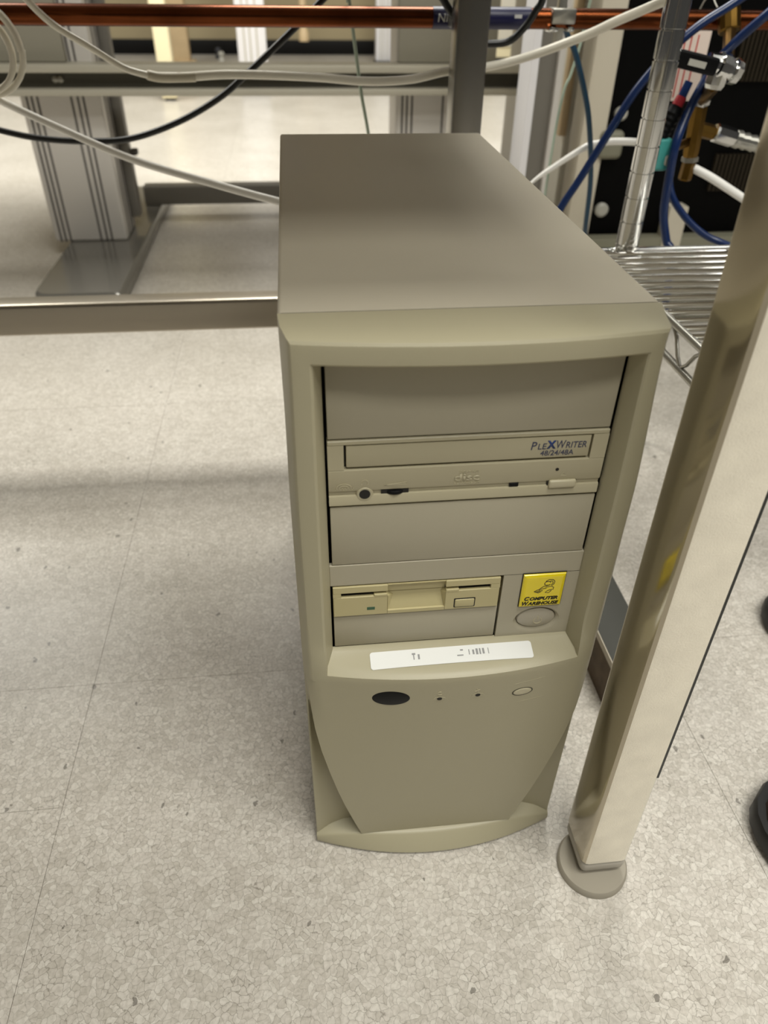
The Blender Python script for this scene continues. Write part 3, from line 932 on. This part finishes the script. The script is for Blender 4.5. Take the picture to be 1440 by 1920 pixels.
t1 = thing('air_line', 'translucent white air line strung along the copper pipe with a taped joint', 'tube', (-0.22, 0.625, 0.455))
tube('tube_run', [(-0.40, 0.6, 0.62), (-0.346, 0.6, 0.541), (-0.336, 0.6, 0.525), (-0.317, 0.605, 0.504), (-0.286, 0.61, 0.484), (-0.258, 0.615, 0.466), (-0.238, 0.62, 0.459), (-0.22, 0.625, 0.455)], 0.0034, 'tube_clear', t1)
tube('tube_run', [(-0.225, 0.625, 0.456), (-0.195, 0.63, 0.4555), (-0.154, 0.635, 0.457), (-0.108, 0.64, 0.456), (-0.048, 0.645, 0.453), (0.006, 0.647, 0.449), (0.056, 0.6475, 0.451), (0.098, 0.648, 0.459), (0.148, 0.648, 0.464), (0.192, 0.63, 0.477), (0.236, 0.59, 0.499), (0.257, 0.57, 0.512), (0.283, 0.55, 0.526), (0.306, 0.53, 0.54), (0.36, 0.50, 0.58)], 0.0046, 'tube_clear', t1)
tube('tape_wrap', [(-0.236, 0.622, 0.4585), (-0.222, 0.625, 0.4555), (-0.20, 0.629, 0.4550), (-0.185, 0.631, 0.4552)], [0.0036] + [0.0050] * 24, 'tape_brown', t1)
tag(tube('air_line', [(-0.62, 0.64, 0.56), (-0.421, 0.62, 0.451), (-0.39, 0.61, 0.436), (-0.331, 0.59, 0.413), (-0.253, 0.56, 0.387), (-0.169, 0.53, 0.369), (-0.102, 0.5, 0.358), (-0.059, 0.48, 0.353), (0.02, 0.47, 0.35), (0.05, 0.449, 0.35)], 0.0040, 'tube_white'),
    'glossy white tube running down to the back of the tower', 'tube')
def coil():
    pts = []
    turns = 4
    for k in range(turns * 20 + 1):
        a = 2 * math.pi * k / 20
        t = k / 20 / turns
        rr = 0.036 + 0.006 * math.sin(a * 0.5 + 1) 
        pts.append((-0.391 + rr * math.cos(a) - 0.004 * t, 0.588 + 0.020 * t, 0.482 + (rr + 0.002) * math.sin(a)))
    return pts
cl = thing('tube_coil', 'hanging coil of clear tubing at the upper left edge', 'tube', (-0.391, 0.598, 0.482))
tube('coil_turns', coil(), 0.0030, 'tube_clear', cl, 2, 10)
tube('coil_hanger', [(-0.391, 0.600, 0.519), (-0.391, 0.602, 0.60), (-0.391, 0.602, 0.7295)], 0.0012, 'cable_black', cl, 3, 8)
tag(tube('ground_wire', [(-0.014, 0.70, 0.7295), (-0.011, 0.72, 0.537), (-0.009, 0.72, 0.522), (-0.0, 0.73, 0.463), (0.006, 0.73, 0.423), (0.015, 0.74, 0.38), (0.024, 0.76, 0.322), (0.03, 0.77, 0.15), (0.03, 0.80, 0.004), (0.05, 0.9, 0.004)], 0.0021, 'wire_green'),
    'thin pale green wire hanging down behind the tower', 'wire')
tag(tube('air_hose', [(0.235, 0.72, 0.60), (0.255, 0.742, 0.52), (0.269, 0.76, 0.489), (0.283, 0.76, 0.469), (0.303, 0.76, 0.427), (0.318, 0.76, 0.386), (0.337, 0.77, 0.316), (0.346, 0.78, 0.247), (0.356, 0.8, 0.193), (0.36, 0.82, 0.05), (0.40, 0.85, 0.005)], 0.0037, 'hose_teal'),
    'dull teal hose hanging in front of the beige cabinet frame', 'hose')
tag(tube('ground_wire', [(0.309, 0.79, 0.56), (0.306, 0.8, 0.504), (0.304, 0.8, 0.478), (0.296, 0.8, 0.438), (0.289, 0.8, 0.413), (0.284, 0.8, 0.32), (0.28, 0.8, 0.004)], 0.0018, 'wire_green'),
    'thin green wire crossing the dull teal hose', 'wire')
tag(tube('air_hose', [(0.20, 0.60, 0.22), (0.23, 0.6, 0.294), (0.242, 0.6, 0.323), (0.257, 0.6, 0.35), (0.272, 0.6, 0.379), (0.288, 0.6, 0.41), (0.308, 0.6, 0.447), (0.337, 0.6, 0.483), (0.364, 0.6, 0.507), (0.395, 0.6, 0.526), (0.42, 0.6, 0.543), (0.50, 0.6, 0.60)], 0.0046, 'hose_blue'),
    'straight blue air hose rising diagonally behind the chrome shelf post', 'hose')
tag(tube('air_hose', [(0.47, 0.55, 0.57), (0.43, 0.56, 0.535), (0.417, 0.56, 0.521), (0.401, 0.575, 0.498), (0.389, 0.585, 0.477), (0.377, 0.585, 0.453), (0.363, 0.577, 0.425), (0.352, 0.565, 0.396), (0.353, 0.565, 0.362), (0.357, 0.565, 0.321), (0.366, 0.56, 0.29), (0.375, 0.55, 0.261), (0.39, 0.55, 0.1), (0.40, 0.56, 0.006)], 0.0050, 'hose_blue'),
    'blue air hose bending behind the black valve handle and dropping to the floor', 'hose')
tag(tube('air_hose', [(0.380, 0.604, 0.436), (0.369, 0.600, 0.402), (0.366, 0.595, 0.369), (0.367, 0.58, 0.341), (0.384, 0.57, 0.318), (0.406, 0.56, 0.3), (0.427, 0.55, 0.291), (0.455, 0.53, 0.288), (0.54, 0.51, 0.30)], 0.0042, 'hose_blue'),
    'blue hose curving from the brass fitting onto the wire shelf', 'hose')
tag(tube('vent_tube', [(0.235, 0.78, 0.288), (0.257, 0.78, 0.308), (0.275, 0.78, 0.321), (0.324, 0.78, 0.351), (0.346, 0.78, 0.357), (0.365, 0.78, 0.359), (0.401, 0.78, 0.358), (0.46, 0.80, 0.35)], [0.0012 + 0.0036 * min(1, k / 26) for k in range(57)], 'tube_white'),
    'white tube arching behind the chrome post, thin at its lower end', 'tube')
tag(tube('vent_tube', [(0.409, 0.62, 0.359), (0.432, 0.61, 0.349), (0.467, 0.6, 0.331), (0.499, 0.59, 0.315), (0.56, 0.57, 0.285)], 0.0050, 'tube_white'),
    'straight white tube with a cut end below the brass fitting', 'tube')

# ------------------------------------------------------------------ valve group hanging from the pipe
vg = thing('gas_valve', 'brass gas valve group with black lever and silver fittings hanging from the copper pipe', 'valve', (0.40, 0.62, 0.40))
hexa = lambda name, a, b, r, m, par, ring=6: lathe(name, a, b, [(0, r * 0.9), (0.08, r), (0.92, r), (1, r * 0.9)], m, par, ring, 20)
hexa('brass_union', (0.428, 0.666, 0.521), (0.430, 0.655, 0.498), 0.0125, 'brass', vg, 12)
hexa('brass_stem', (0.430, 0.655, 0.500), (0.389, 0.562, 0.473), 0.0068, 'brass', vg, 8)
vb = lathe('valve_body', (0.361, 0.555, 0.4788), (0.398, 0.555, 0.4683), [(0, 0.009), (0.3, 0.011), (0.34, 0.0135), (0.62, 0.0135), (0.66, 0.010), (0.8, 0.010), (0.82, 0.013), (1, 0.012)], 'chrome', vg, 10, 20)
lathe('valve_bonnet', (0.377, 0.555, 0.474), (0.375, 0.556, 0.4532), [(0, 0.011), (0.8, 0.011), (1, 0.009)], 'chrome', vg, 8, 20)
hd = bmesh.new()
box_bm(hd, (-0.026, -0.005, -0.0085), (0.026, 0.005, 0.0085), 0.003, 3)
bmesh.ops.rotate(hd, verts=hd.verts, cent=(0, 0, 0), matrix=Matrix.Rotation(0.19, 3, 'Y'))
bmesh.ops.translate(hd, verts=hd.verts, vec=(0.342, 0.545, 0.479))
me = bpy.data.meshes.new('lever'); hd.to_mesh(me); hd.free()
lever = link('lever', me, 'black_plastic', vg, 35)
pl = bmesh.new()
box_bm(pl, (-0.010, -0.0006, -0.003), (0.010, 0.0006, 0.003), 0)
bmesh.ops.rotate(pl, verts=pl.verts, cent=(0, 0, 0), matrix=Matrix.Rotation(0.19, 3, 'Y'))
bmesh.ops.translate(pl, verts=pl.verts, vec=(0.3425, 0.5396, 0.4782))
me = bpy.data.meshes.new('lever_plate'); pl.to_mesh(me); pl.free()
link('lever_plate', me, 'knob_grey', lever)
hexa('brass_nipple', (0.375, 0.556, 0.456), (0.395, 0.614, 0.434), 0.0075, 'brass', vg)
hexa('silver_nut', (0.395, 0.614, 0.436), (0.3953, 0.616, 0.430), 0.0105, 'chrome', vg)
hexa('brass_tee', (0.3955, 0.616, 0.431), (0.401, 0.62, 0.372), 0.0095, 'brass', vg, 8)
hexa('brass_branch', (0.400, 0.62, 0.403), (0.424, 0.62, 0.398), 0.0085, 'brass', vg, 8)
hexa('silver_coupling', (0.424, 0.62, 0.399), (0.452, 0.62, 0.392), 0.0105, 'chrome', vg, 8)
lathe('hose_barb', (0.452, 0.62, 0.392), (0.505, 0.62, 0.380), [(0, 0.0095), (0.12, 0.0105), (0.14, 0.008), (0.3, 0.0100), (0.32, 0.008), (0.5, 0.0098), (0.52, 0.0078), (0.75, 0.0096), (0.78, 0.0078), (1, 0.008)], 'galvanised', vg, 16, 20)
hexa('silver_nut', (0.4015, 0.62, 0.372), (0.402, 0.62, 0.366), 0.0100, 'galvanised', vg)
hexa('brass_outlet', (0.402, 0.62, 0.367), (0.401, 0.62, 0.345), 0.0080, 'brass', vg)
tv = thing('regulator', 'small teal regulator with black ribbed grip and red collar beside the brass valve', 'valve', (0.338, 0.582, 0.38))
box('body', (0.318, 0.572, 0.366), (0.353, 0.594, 0.401), 'teal_plastic', tv, 0.004, 3)
box('side_port', (0.346, 0.570, 0.372), (0.357, 0.586, 0.384), 'knob_grey', tv, 0.003, 3)
lathe('grip', (0.338, 0.583, 0.398), (0.353, 0.586, 0.432), [(0, 0.010)] + [(0.05 + 0.08 * k, 0.0100 if k % 2 else 0.0088) for k in range(11)] + [(0.95, 0.0075), (1, 0.0075)], 'black_plastic', tv, 20)
lathe('collar', (0.353, 0.586, 0.432), (0.357, 0.587, 0.441), [(0, 0.0062), (1, 0.0058)], 'red_plastic', tv, 16)
lathe('stub', (0.357, 0.587, 0.441), (0.362, 0.588, 0.456), [(0, 0.0048), (1, 0.0045)], 'hose_blue', tv, 16)
tube('link_pipe', [(0.352, 0.592, 0.386), (0.372, 0.605, 0.386), (0.392, 0.618, 0.388)], 0.005, 'brass', tv, 4)

# warning card with red and white print
sg = thing('warning_card', 'white and red printed card hanging behind the black valve lever', 'sign', (0.43, 0.75, 0.41))
bm = bmesh.new()
def card(x0, x1, z0, z1, y0, y1, name, m, par):
    return box(name, (x0, y0, z0), (x1, y1, z1), m, par, 0)
card(0.396, 0.457, 0.4135, 0.492, 0.750, 0.753, 'card', 'sign_white', sg)
card(0.396, 0.408, 0.4135, 0.492, 0.7494, 0.7500, 'red_band', 'sign_red', sg)
for k in range(5):
    pydata('lettering', [(0.398, 0.7492, 0.418 + 0.015 * k), (0.406, 0.7492, 0.421 + 0.015 * k), (0.398, 0.7492, 0.425 + 0.015 * k), (0.398, 0.7492, 0.4225 + 0.015 * k), (0.402, 0.7492, 0.421 + 0.015 * k), (0.398, 0.7492, 0.4205 + 0.015 * k)],
           [(0, 1, 4, 5), (1, 2, 3, 4)], 'sign_white', sg)
for x in (0.416, 0.423, 0.431, 0.440):
    card(x, x + 0.0016, 0.418, 0.488, 0.7494, 0.7500, 'lettering', 'sign_red', sg)
tube('tie', [(0.426, 0.7515, 0.490), (0.426, 0.72, 0.53), (0.426, 0.69, 0.5197)], 0.0008, 'knob_grey', sg, 4, 8)

# ------------------------------------------------------------------ chrome wire shelving
rk = thing('wire_rack', 'chrome wire shelving rack with a grooved post beside the tower', 'shelf', (0.45, 0.36, 0))
RX, RY = 0.2865, 0.494
def rack_post(x, y):
    prof = []
    z = 0.03
    H = 1.0
    r = 0.0125
    prof.append((0.03, r))
    k = 0
    while z < H - 0.03:
        prof += [(z + 0.0232, r), (z + 0.0235, r - 0.0014), (z + 0.0249, r - 0.0014), (z + 0.0252, r)]
        z += 0.0254
    prof.append((H, r))
    p = lathe('post', (x, y, 0), (x, y, 1), [(zz, rr) for zz, rr in prof], 'chrome', rk, 24, 30)
    lathe('leveling_foot', (x, y, 0), (x, y, 0.031), [(0, 0.016), (0.3, 0.016), (0.4, 0.009), (1, 0.009)], 'galvanised', p, 20)
    return p
for px in (RX, RX + 0.72):
    for pyy in (RY, 0.225):
        rack_post(px, pyy)
SZ = 0.300
SX0, SX1, SY0, SY1 = 0.257, 1.034, 0.205, 0.500
sh = box('shelf', (RX - 0.016, RY - 0.016, SZ - 0.036), (RX + 0.016, RY + 0.002, SZ + 0.002), 'chrome', rk, 0.004)
for nm, z in (('shelf_rail', SZ - 0.001), ('shelf_rail', SZ - 0.033)):
    r = 0.0036
    tube(nm, [(SX0, SY0, z), (SX0, SY1, z)], r, 'galvanised', sh, 1, 10)
    tube(nm, [(SX1, SY0, z), (SX1, SY1, z)], r, 'galvanised', sh, 1, 10)
    tube(nm, [(SX0, SY0, z), (SX1, SY0, z)], r, 'chrome', sh, 1, 10)
    tube(nm, [(SX0, SY1, z), (SX1, SY1, z)], r, 'chrome', sh, 1, 10)
def zig(a, b, n):
    pts = []
    a, b = Vector(a), Vector(b)
    for k in range(n + 1):
        p = a.lerp(b, k / n)
        p.z += -0.003 if k % 2 else -0.031
        pts.append(p)
    return pts
for a, b, n in (((SX0, SY0, SZ), (SX0, SY1, SZ), 10), ((SX1, SY0, SZ), (SX1, SY1, SZ), 10), ((SX0, SY0, SZ), (SX1, SY0, SZ), 24), ((SX0, SY1, SZ), (SX1, SY1, SZ), 24)):
    tube('truss_wire', zig(a, b, n), 0.0019, 'galvanised', sh, 3, 8)
ny = 16
v, f = sweep([Vector((SX0, 0, 0)), Vector((SX1, 0, 0))], 0.0030, 10)
wme = bpy.data.meshes.new('wire'); wme.from_pydata([tuple(p) for p in v], [], f)
for q in wme.polygons: q.use_smooth = True
wme.materials.append(MATS['chrome'])
for k in range(1, ny):
    o = bpy.data.objects.new('wire', wme)
    o.location = (0, SY0 + (SY1 - SY0) * k / ny, SZ)
    COL.objects.link(o)
    attach(o, sh)
for x in (SX0 + 0.19, SX0 + 0.385, SX0 + 0.58):
    tube('cross_wire', [(x, SY0, SZ - 0.006), (x, SY1, SZ - 0.006)], 0.003, 'chrome', sh, 1, 8)

# ------------------------------------------------------------------ equipment behind the rack
ec = thing('equipment_cabinet', 'black equipment cabinet with beige frame and slatted vents behind the wire rack', 'cabinet', (0.85, 1.25, 0))
box('body', (0.440, 1.010, 0.160), (1.40, 1.14, 1.15), 'cabinet_black', ec, 0.004)
box('frame', (0.398, 1.0, 0.0), (0.440, 1.06, 1.15), 'cabinet_beige', ec, 0.003)
box('base', (0.440, 0.985, 0.0), (1.40, 1.14, 0.160), 'cabinet_base', ec, 0.004)
box('bracket', (0.575, 0.980, 0.10), (0.61, 1.012, 0.215), 'cabinet_beige', ec, 0.003)
for (x0, x1, z0, z1, n) in ((0.640, 0.80, 0.405, 0.490, 22), (0.648, 0.80, 0.235, 0.295, 20)):
    for k in range(n):
        x = x0 + (x1 - x0) * k / n
        box('vent_slat', (x, 1.002, z0), (x + 0.0042, 1.011, z1), 'cabinet_slat', ec, 0)
for x, z, r in ((0.462, 0.358, 0.011), (0.459, 0.205, 0.012)):
    lathe('bolt_cap', (x, 1.012, z), (x, 1.0, z), [(0, r), (0.7, r), (1, r * 0.7)], 'knob_grey', ec, 20)
box('grommet', (0.430, 0.990, 0.290), (0.472, 1.012, 0.335), 'cabinet_base', ec, 0.010, 4)

cbn = thing('tall_cabinet', 'plain white tall cabinet between grey upright and black equipment', 'cabinet', (0.45, 1.3, 0))
box('body', (0.418, 1.15, 0.0), (0.476, 1.6, 1.4), 'white_paint', cbn, 0.004)
box('door_strip', (0.406, 1.142, 0.30), (0.420, 1.16, 1.4), 'wood_tan', cbn, 0.001)
up = thing('desk_upright', 'grey aluminium upright with a pale lit edge next to the white cabinet', 'post', (0.335, 1.07, 0))
box('edge', (0.309, 1.04, 0.0), (0.3217, 1.11, 0.85), 'profile_white', up, 0.001)  # lit left side of the upright, painted as a white strip
box('front', (0.3217, 1.04, 0.0), (0.3505, 1.11, 0.85), 'desk_dark', up, 0.001)
box('flange', (0.3505, 1.03, 0.0), (0.361, 1.11, 0.85), 'desk_alu', up, 0.001)

# ------------------------------------------------------------------ height-adjustable desk further back
ld = thing('lift_desk', 'grey lifting desk with grooved aluminium columns, base plates and a channel crossbar', 'desk', (-0.2, 1.6, 0))
def lift_column(x0):
    x1 = x0 + 0.160
    y0, y1 = 1.452, 1.575
    c = box('column', (x0, y0, 0.033), (x1, y1, 0.80), 'desk_alu', ld, 0.006, 3)
    for gx in (0.012, 0.022, 0.033, 0.100, 0.113, 0.124):
        box('groove', (x0 + gx, y0 - 0.0004, 0.033), (x0 + gx + 0.0042, y0 + 0.002, 0.80), 'desk_groove', c, 0)
    for gy in (0.030, 0.058, 0.080):
        box('groove', (x1 - 0.002, y0 + gy, 0.033), (x1 + 0.0004, y0 + gy + 0.010, 0.80), 'desk_groove', c, 0)
    box('cable_channel', (x1, y0 + 0.09, 0.06), (x1 + 0.02, y1, 0.75), 'desk_dark', c, 0.002)
    # base plate with rounded front
    px0, px1, py0, py1 = x0 + 0.030, x1 + 0.040, 1.122, 1.95
    r = 0.035
    out = [(px0 + r - r * math.cos(a), py0 + r - r * math.sin(a)) for a in [math.pi / 2 * k / 6 for k in range(7)]]
    r2 = 0.012
    out += [(px1 - r2 + r2 * math.sin(a), py0 + r2 - r2 * math.cos(a)) for a in [math.pi / 2 * k / 6 for k in range(7)]]
    out += [(px1, py1), (px0, py1)]
    v = [(x, y, 0.004) for x, y in out] + [(x, y, 0.027) for x, y in out]
    cx, cy = (px0 + px1) / 2, (py0 + py1) / 2
    v += [(x + (cx - x) * 0.05, y + (cy - y) * 0.015, 0.033) for x, y in out]
    n = len(out)
    f = [(i * n + k, i * n + (k + 1) % n, (i + 1) * n + (k + 1) % n, (i + 1) * n + k) for i in range(2) for k in range(n)]
    f += [tuple(range(n))[::-1], tuple(2 * n + k for k in range(n))]
    bp = pydata('base_plate', v, f, 'desk_plate', ld, 40)
    for fy in (1.2, 1.88):
        lathe('glide', (cx, fy, 0), (cx, fy, 0.005), [(0, 0.02), (1, 0.02)], 'black_plastic', bp, 16)
    return c
lift_column(-0.632)
lift_column(0.140)
# upper channel bar: light flanges, dark web
ub = box('crossbar', (-1.05, 1.424, 0.335), (0.396, 1.452, 0.384), 'desk_web', ld, 0)
box('flange', (-1.05, 1.395, 0.371), (0.396, 1.452, 0.385), 'desk_bar', ub, 0.002)
box('flange', (-1.05, 1.395, 0.331), (0.396, 1.452, 0.343), 'desk_bar', ub, 0.002)
box('end_cap', (0.396, 1.393, 0.330), (0.400, 1.452, 0.386), 'desk_bar', ub, 0.001)
for bx in (-0.545, -0.535, 0.02):
    lathe('bolt', (bx, 1.425, 0.357), (bx, 1.418, 0.357), [(0, 0.006), (0.8, 0.006), (1, 0.004)], 'galvanised', ub, 12)
box('desktop', (-1.15, 1.42, 0.80), (0.39, 2.02, 0.826), 'tabletop', ld, 0.003)
box('lower_bar', (-0.475, 1.745, 0.033), (0.14, 1.79, 0.078), 'desk_dark', ld, 0.003)
box('side_panel', (-1.02, 1.430, 0.386), (-0.520, 1.451, 0.74), 'desk_panel', ld, 0.002)
box('side_panel', (0.141, 1.430, 0.386), (0.345, 1.451, 0.74), 'desk_panel', ld, 0.002)
kn = box('lock_knob', (-0.452, 1.555, 0.190), (-0.438, 1.58, 0.202), 'desk_groove', ld, 0.002)

# ------------------------------------------------------------------ far side of the room
fp = thing('table_leg', 'cream painted square table leg standing on the far floor', 'table leg', (-0.643, 3.68, 0))
box('post', (-0.677, 3.645, 0.012), (-0.610, 3.712, 0.9), 'cream_paint', fp, 0.003)
box('glide', (-0.666, 3.656, 0), (-0.621, 3.70, 0.012), 'dark_foot', fp, 0.002)
wp = thing('wooden_post', 'tan wooden post behind the cream table leg', 'post', (-0.73, 4.95, 0))
box('post', (-0.775, 4.92, 0.03), (-0.672, 5.0, 1.1), 'wood_tan', wp, 0.003)
box('shoe', (-0.79, 4.90, 0), (-0.645, 5.02, 0.03), 'wood_tan', wp, 0.004)
def white_profile(x0, x1, y0, label):
    t = thing('profile_leg', label, 'post', ((x0 + x1) / 2, y0, 0), 'white profile legs across the room')
    box('post', (x0, y0, 0.03), (x1, y0 + 0.08, 1.1), 'profile_white', t, 0.004)
    for k in (0.22, 0.42, 0.66):
        x = x0 + (x1 - x0) * k
        box('groove', (x, y0 - 0.001, 0.03), (x + 0.007, y0 + 0.003, 1.1), 'desk_bar', t, 0)
    box('foot', (x0 - 0.003, y0 - 0.05, 0), (x1 + 0.003, y0 + 0.12, 0.03), 'dark_foot', t, 0.003)
white_profile(-0.322, -0.186, 3.85, 'white profile leg with dark foot, seen above the black cable')
white_profile(0.452, 0.55, 4.95, 'white profile leg standing at the black baseboard behind the green wire')
far = thing('bright_patch_box', 'cream box standing in for bright patches at the far wall beside the dark bench post', 'cabinet', (1.32, 5.2, 0))  # plain box added for the bright window-like patches
box('body', (1.22, 5.05, 0.04), (1.48, 5.55, 1.2), 'cream_paint', far, 0.004)
box('front_board', (1.23, 5.035, 0.10), (1.47, 5.05, 1.18), 'white_paint', far, 0.003)
box('plinth', (1.24, 5.07, 0), (1.46, 5.55, 0.04), 'dark_foot', far, 0)
rod = tag(lathe('hanging_rod', (0.008, 4.6, 0.70), (0.008, 4.6, 0.16), [(0, 0.02), (0.9, 0.02), (0.92, 0.028), (1, 0.028)], 'wood_tan'), 'brown rod hanging below the pipe against the tan wall', 'rod')
struct(box('trim_1', (-0.03, 4.55, 0.70), (0.05, 4.65, 1.1), 'desk_panel', None, 0.003))
for k, (x, y) in enumerate(((-0.50, 5.12), (-0.535, 5.35))):
    c = tag(lathe('door_stop', (x, y, 0), (x, y, 0.06), [(0, 0.02), (0.2, 0.022), (0.5, 0.012), (0.8, 0.02), (1, 0.012)], 'knob_grey' if k == 0 else 'dark_foot'),
            'small pale stopper on the floor near the baseboard' if k == 0 else 'small dark stopper against the baseboard', 'stopper')

# ------------------------------------------------------------------ shoes at the right edge
def shoe(name, label, tx, ty, ang, s=1.0):
    t = thing(name, label, 'shoe', (tx + 0.14, ty, 0), 'pair of dark brown shoes')
    M = Matrix.Translation((tx, ty, 0)) @ Matrix.Rotation(ang, 4, 'Z')
    # outline: distance from toe, half width
    OUT = [(0.0, 0.004), (0.004, 0.018), (0.012, 0.030), (0.028, 0.041), (0.055, 0.049), (0.09, 0.050), (0.13, 0.043), (0.17, 0.037), (0.21, 0.036), (0.25, 0.034), (0.275, 0.026), (0.288, 0.010)]
    TOP = [(0.0, 0.016), (0.004, 0.030), (0.012, 0.040), (0.028, 0.047), (0.055, 0.053), (0.09, 0.062), (0.13, 0.080), (0.17, 0.098), (0.21, 0.104), (0.25, 0.104), (0.275, 0.100), (0.288, 0.085)]
    def solid(nm, z0, ztab, grow, m, seg=14):
        rows = []
        for (d, hw), (_, zt) in zip(OUT, ztab):
            r = []
            for k in range(seg + 1):
                a = math.pi * k / seg
                c = math.cos(a); sn = math.sin(a)
                yy = (hw + grow) * (abs(c) ** 0.6) * (1 if c >= 0 else -1)
                zz = z0 + (zt - z0) * (sn ** 0.7)
                dd = d - grow * (1 - d / 0.144)
                r.append(M @ Vector((dd, yy, zz)))
            rows.append(r)
        g = [p for r in rows for p in r]
        n = seg + 1
        f = [(i * n + k, i * n + k + 1, (i + 1) * n + k + 1, (i + 1) * n + k) for i in range(len(rows) - 1) for k in range(seg)]
        f += [(i * n + seg, i * n, (i + 1) * n, (i + 1) * n + seg) for i in range(len(rows) - 1)]
        f += [tuple(range(n)), tuple((len(rows) - 1) * n + k for k in range(n))]
        return pydata(nm, g, f, m, t, 50)
    solid('upper', 0.014, TOP, 0.0, 'shoe_leather')
    # welted sole
    v, f = [], []
    ring = [(d - 0.006 * (1 - d / 0.144), hw + 0.006) for d, hw in OUT] + [(d - 0.006 * (1 - d / 0.144), -hw - 0.006) for d, hw in reversed(OUT)]
    for z, g in ((0.0, 0.96), (0.006, 1.0), (0.018, 1.0), (0.021, 0.985)):
        for d, w in ring:
            v.append(M @ Vector((0.144 + (d - 0.144) * g, w * g, z)))
    n = len(ring)
    f = [(i * n + k, i * n + (k + 1) % n, (i + 1) * n + (k + 1) % n, (i + 1) * n + k) for i in range(3) for k in range(n)]
    f += [tuple(range(n))[::-1], tuple(3 * n + k for k in range(n))]
    pydata('sole', v, f, 'shoe_sole', t, 40)
    for k in range(4):
        d = 0.105 + 0.02 * k
        zt = 0.070 + 0.0085 * k * 1.0 + 0.002
        tube('lace', [M @ Vector((d, -0.018, zt - 0.003)), M @ Vector((d + 0.004, 0, zt + 0.004)), M @ Vector((d, 0.018, zt - 0.003))], 0.002, 'shoe_sole', t, 4, 8)
    return t
shoe('shoe', 'dark brown leather shoe with black sole, nearer the camera at the right edge', 0.2620, -0.052, math.radians(8))
shoe('shoe', 'dark shoe toe at the right edge, farther back', 0.392, 0.172, math.radians(4))
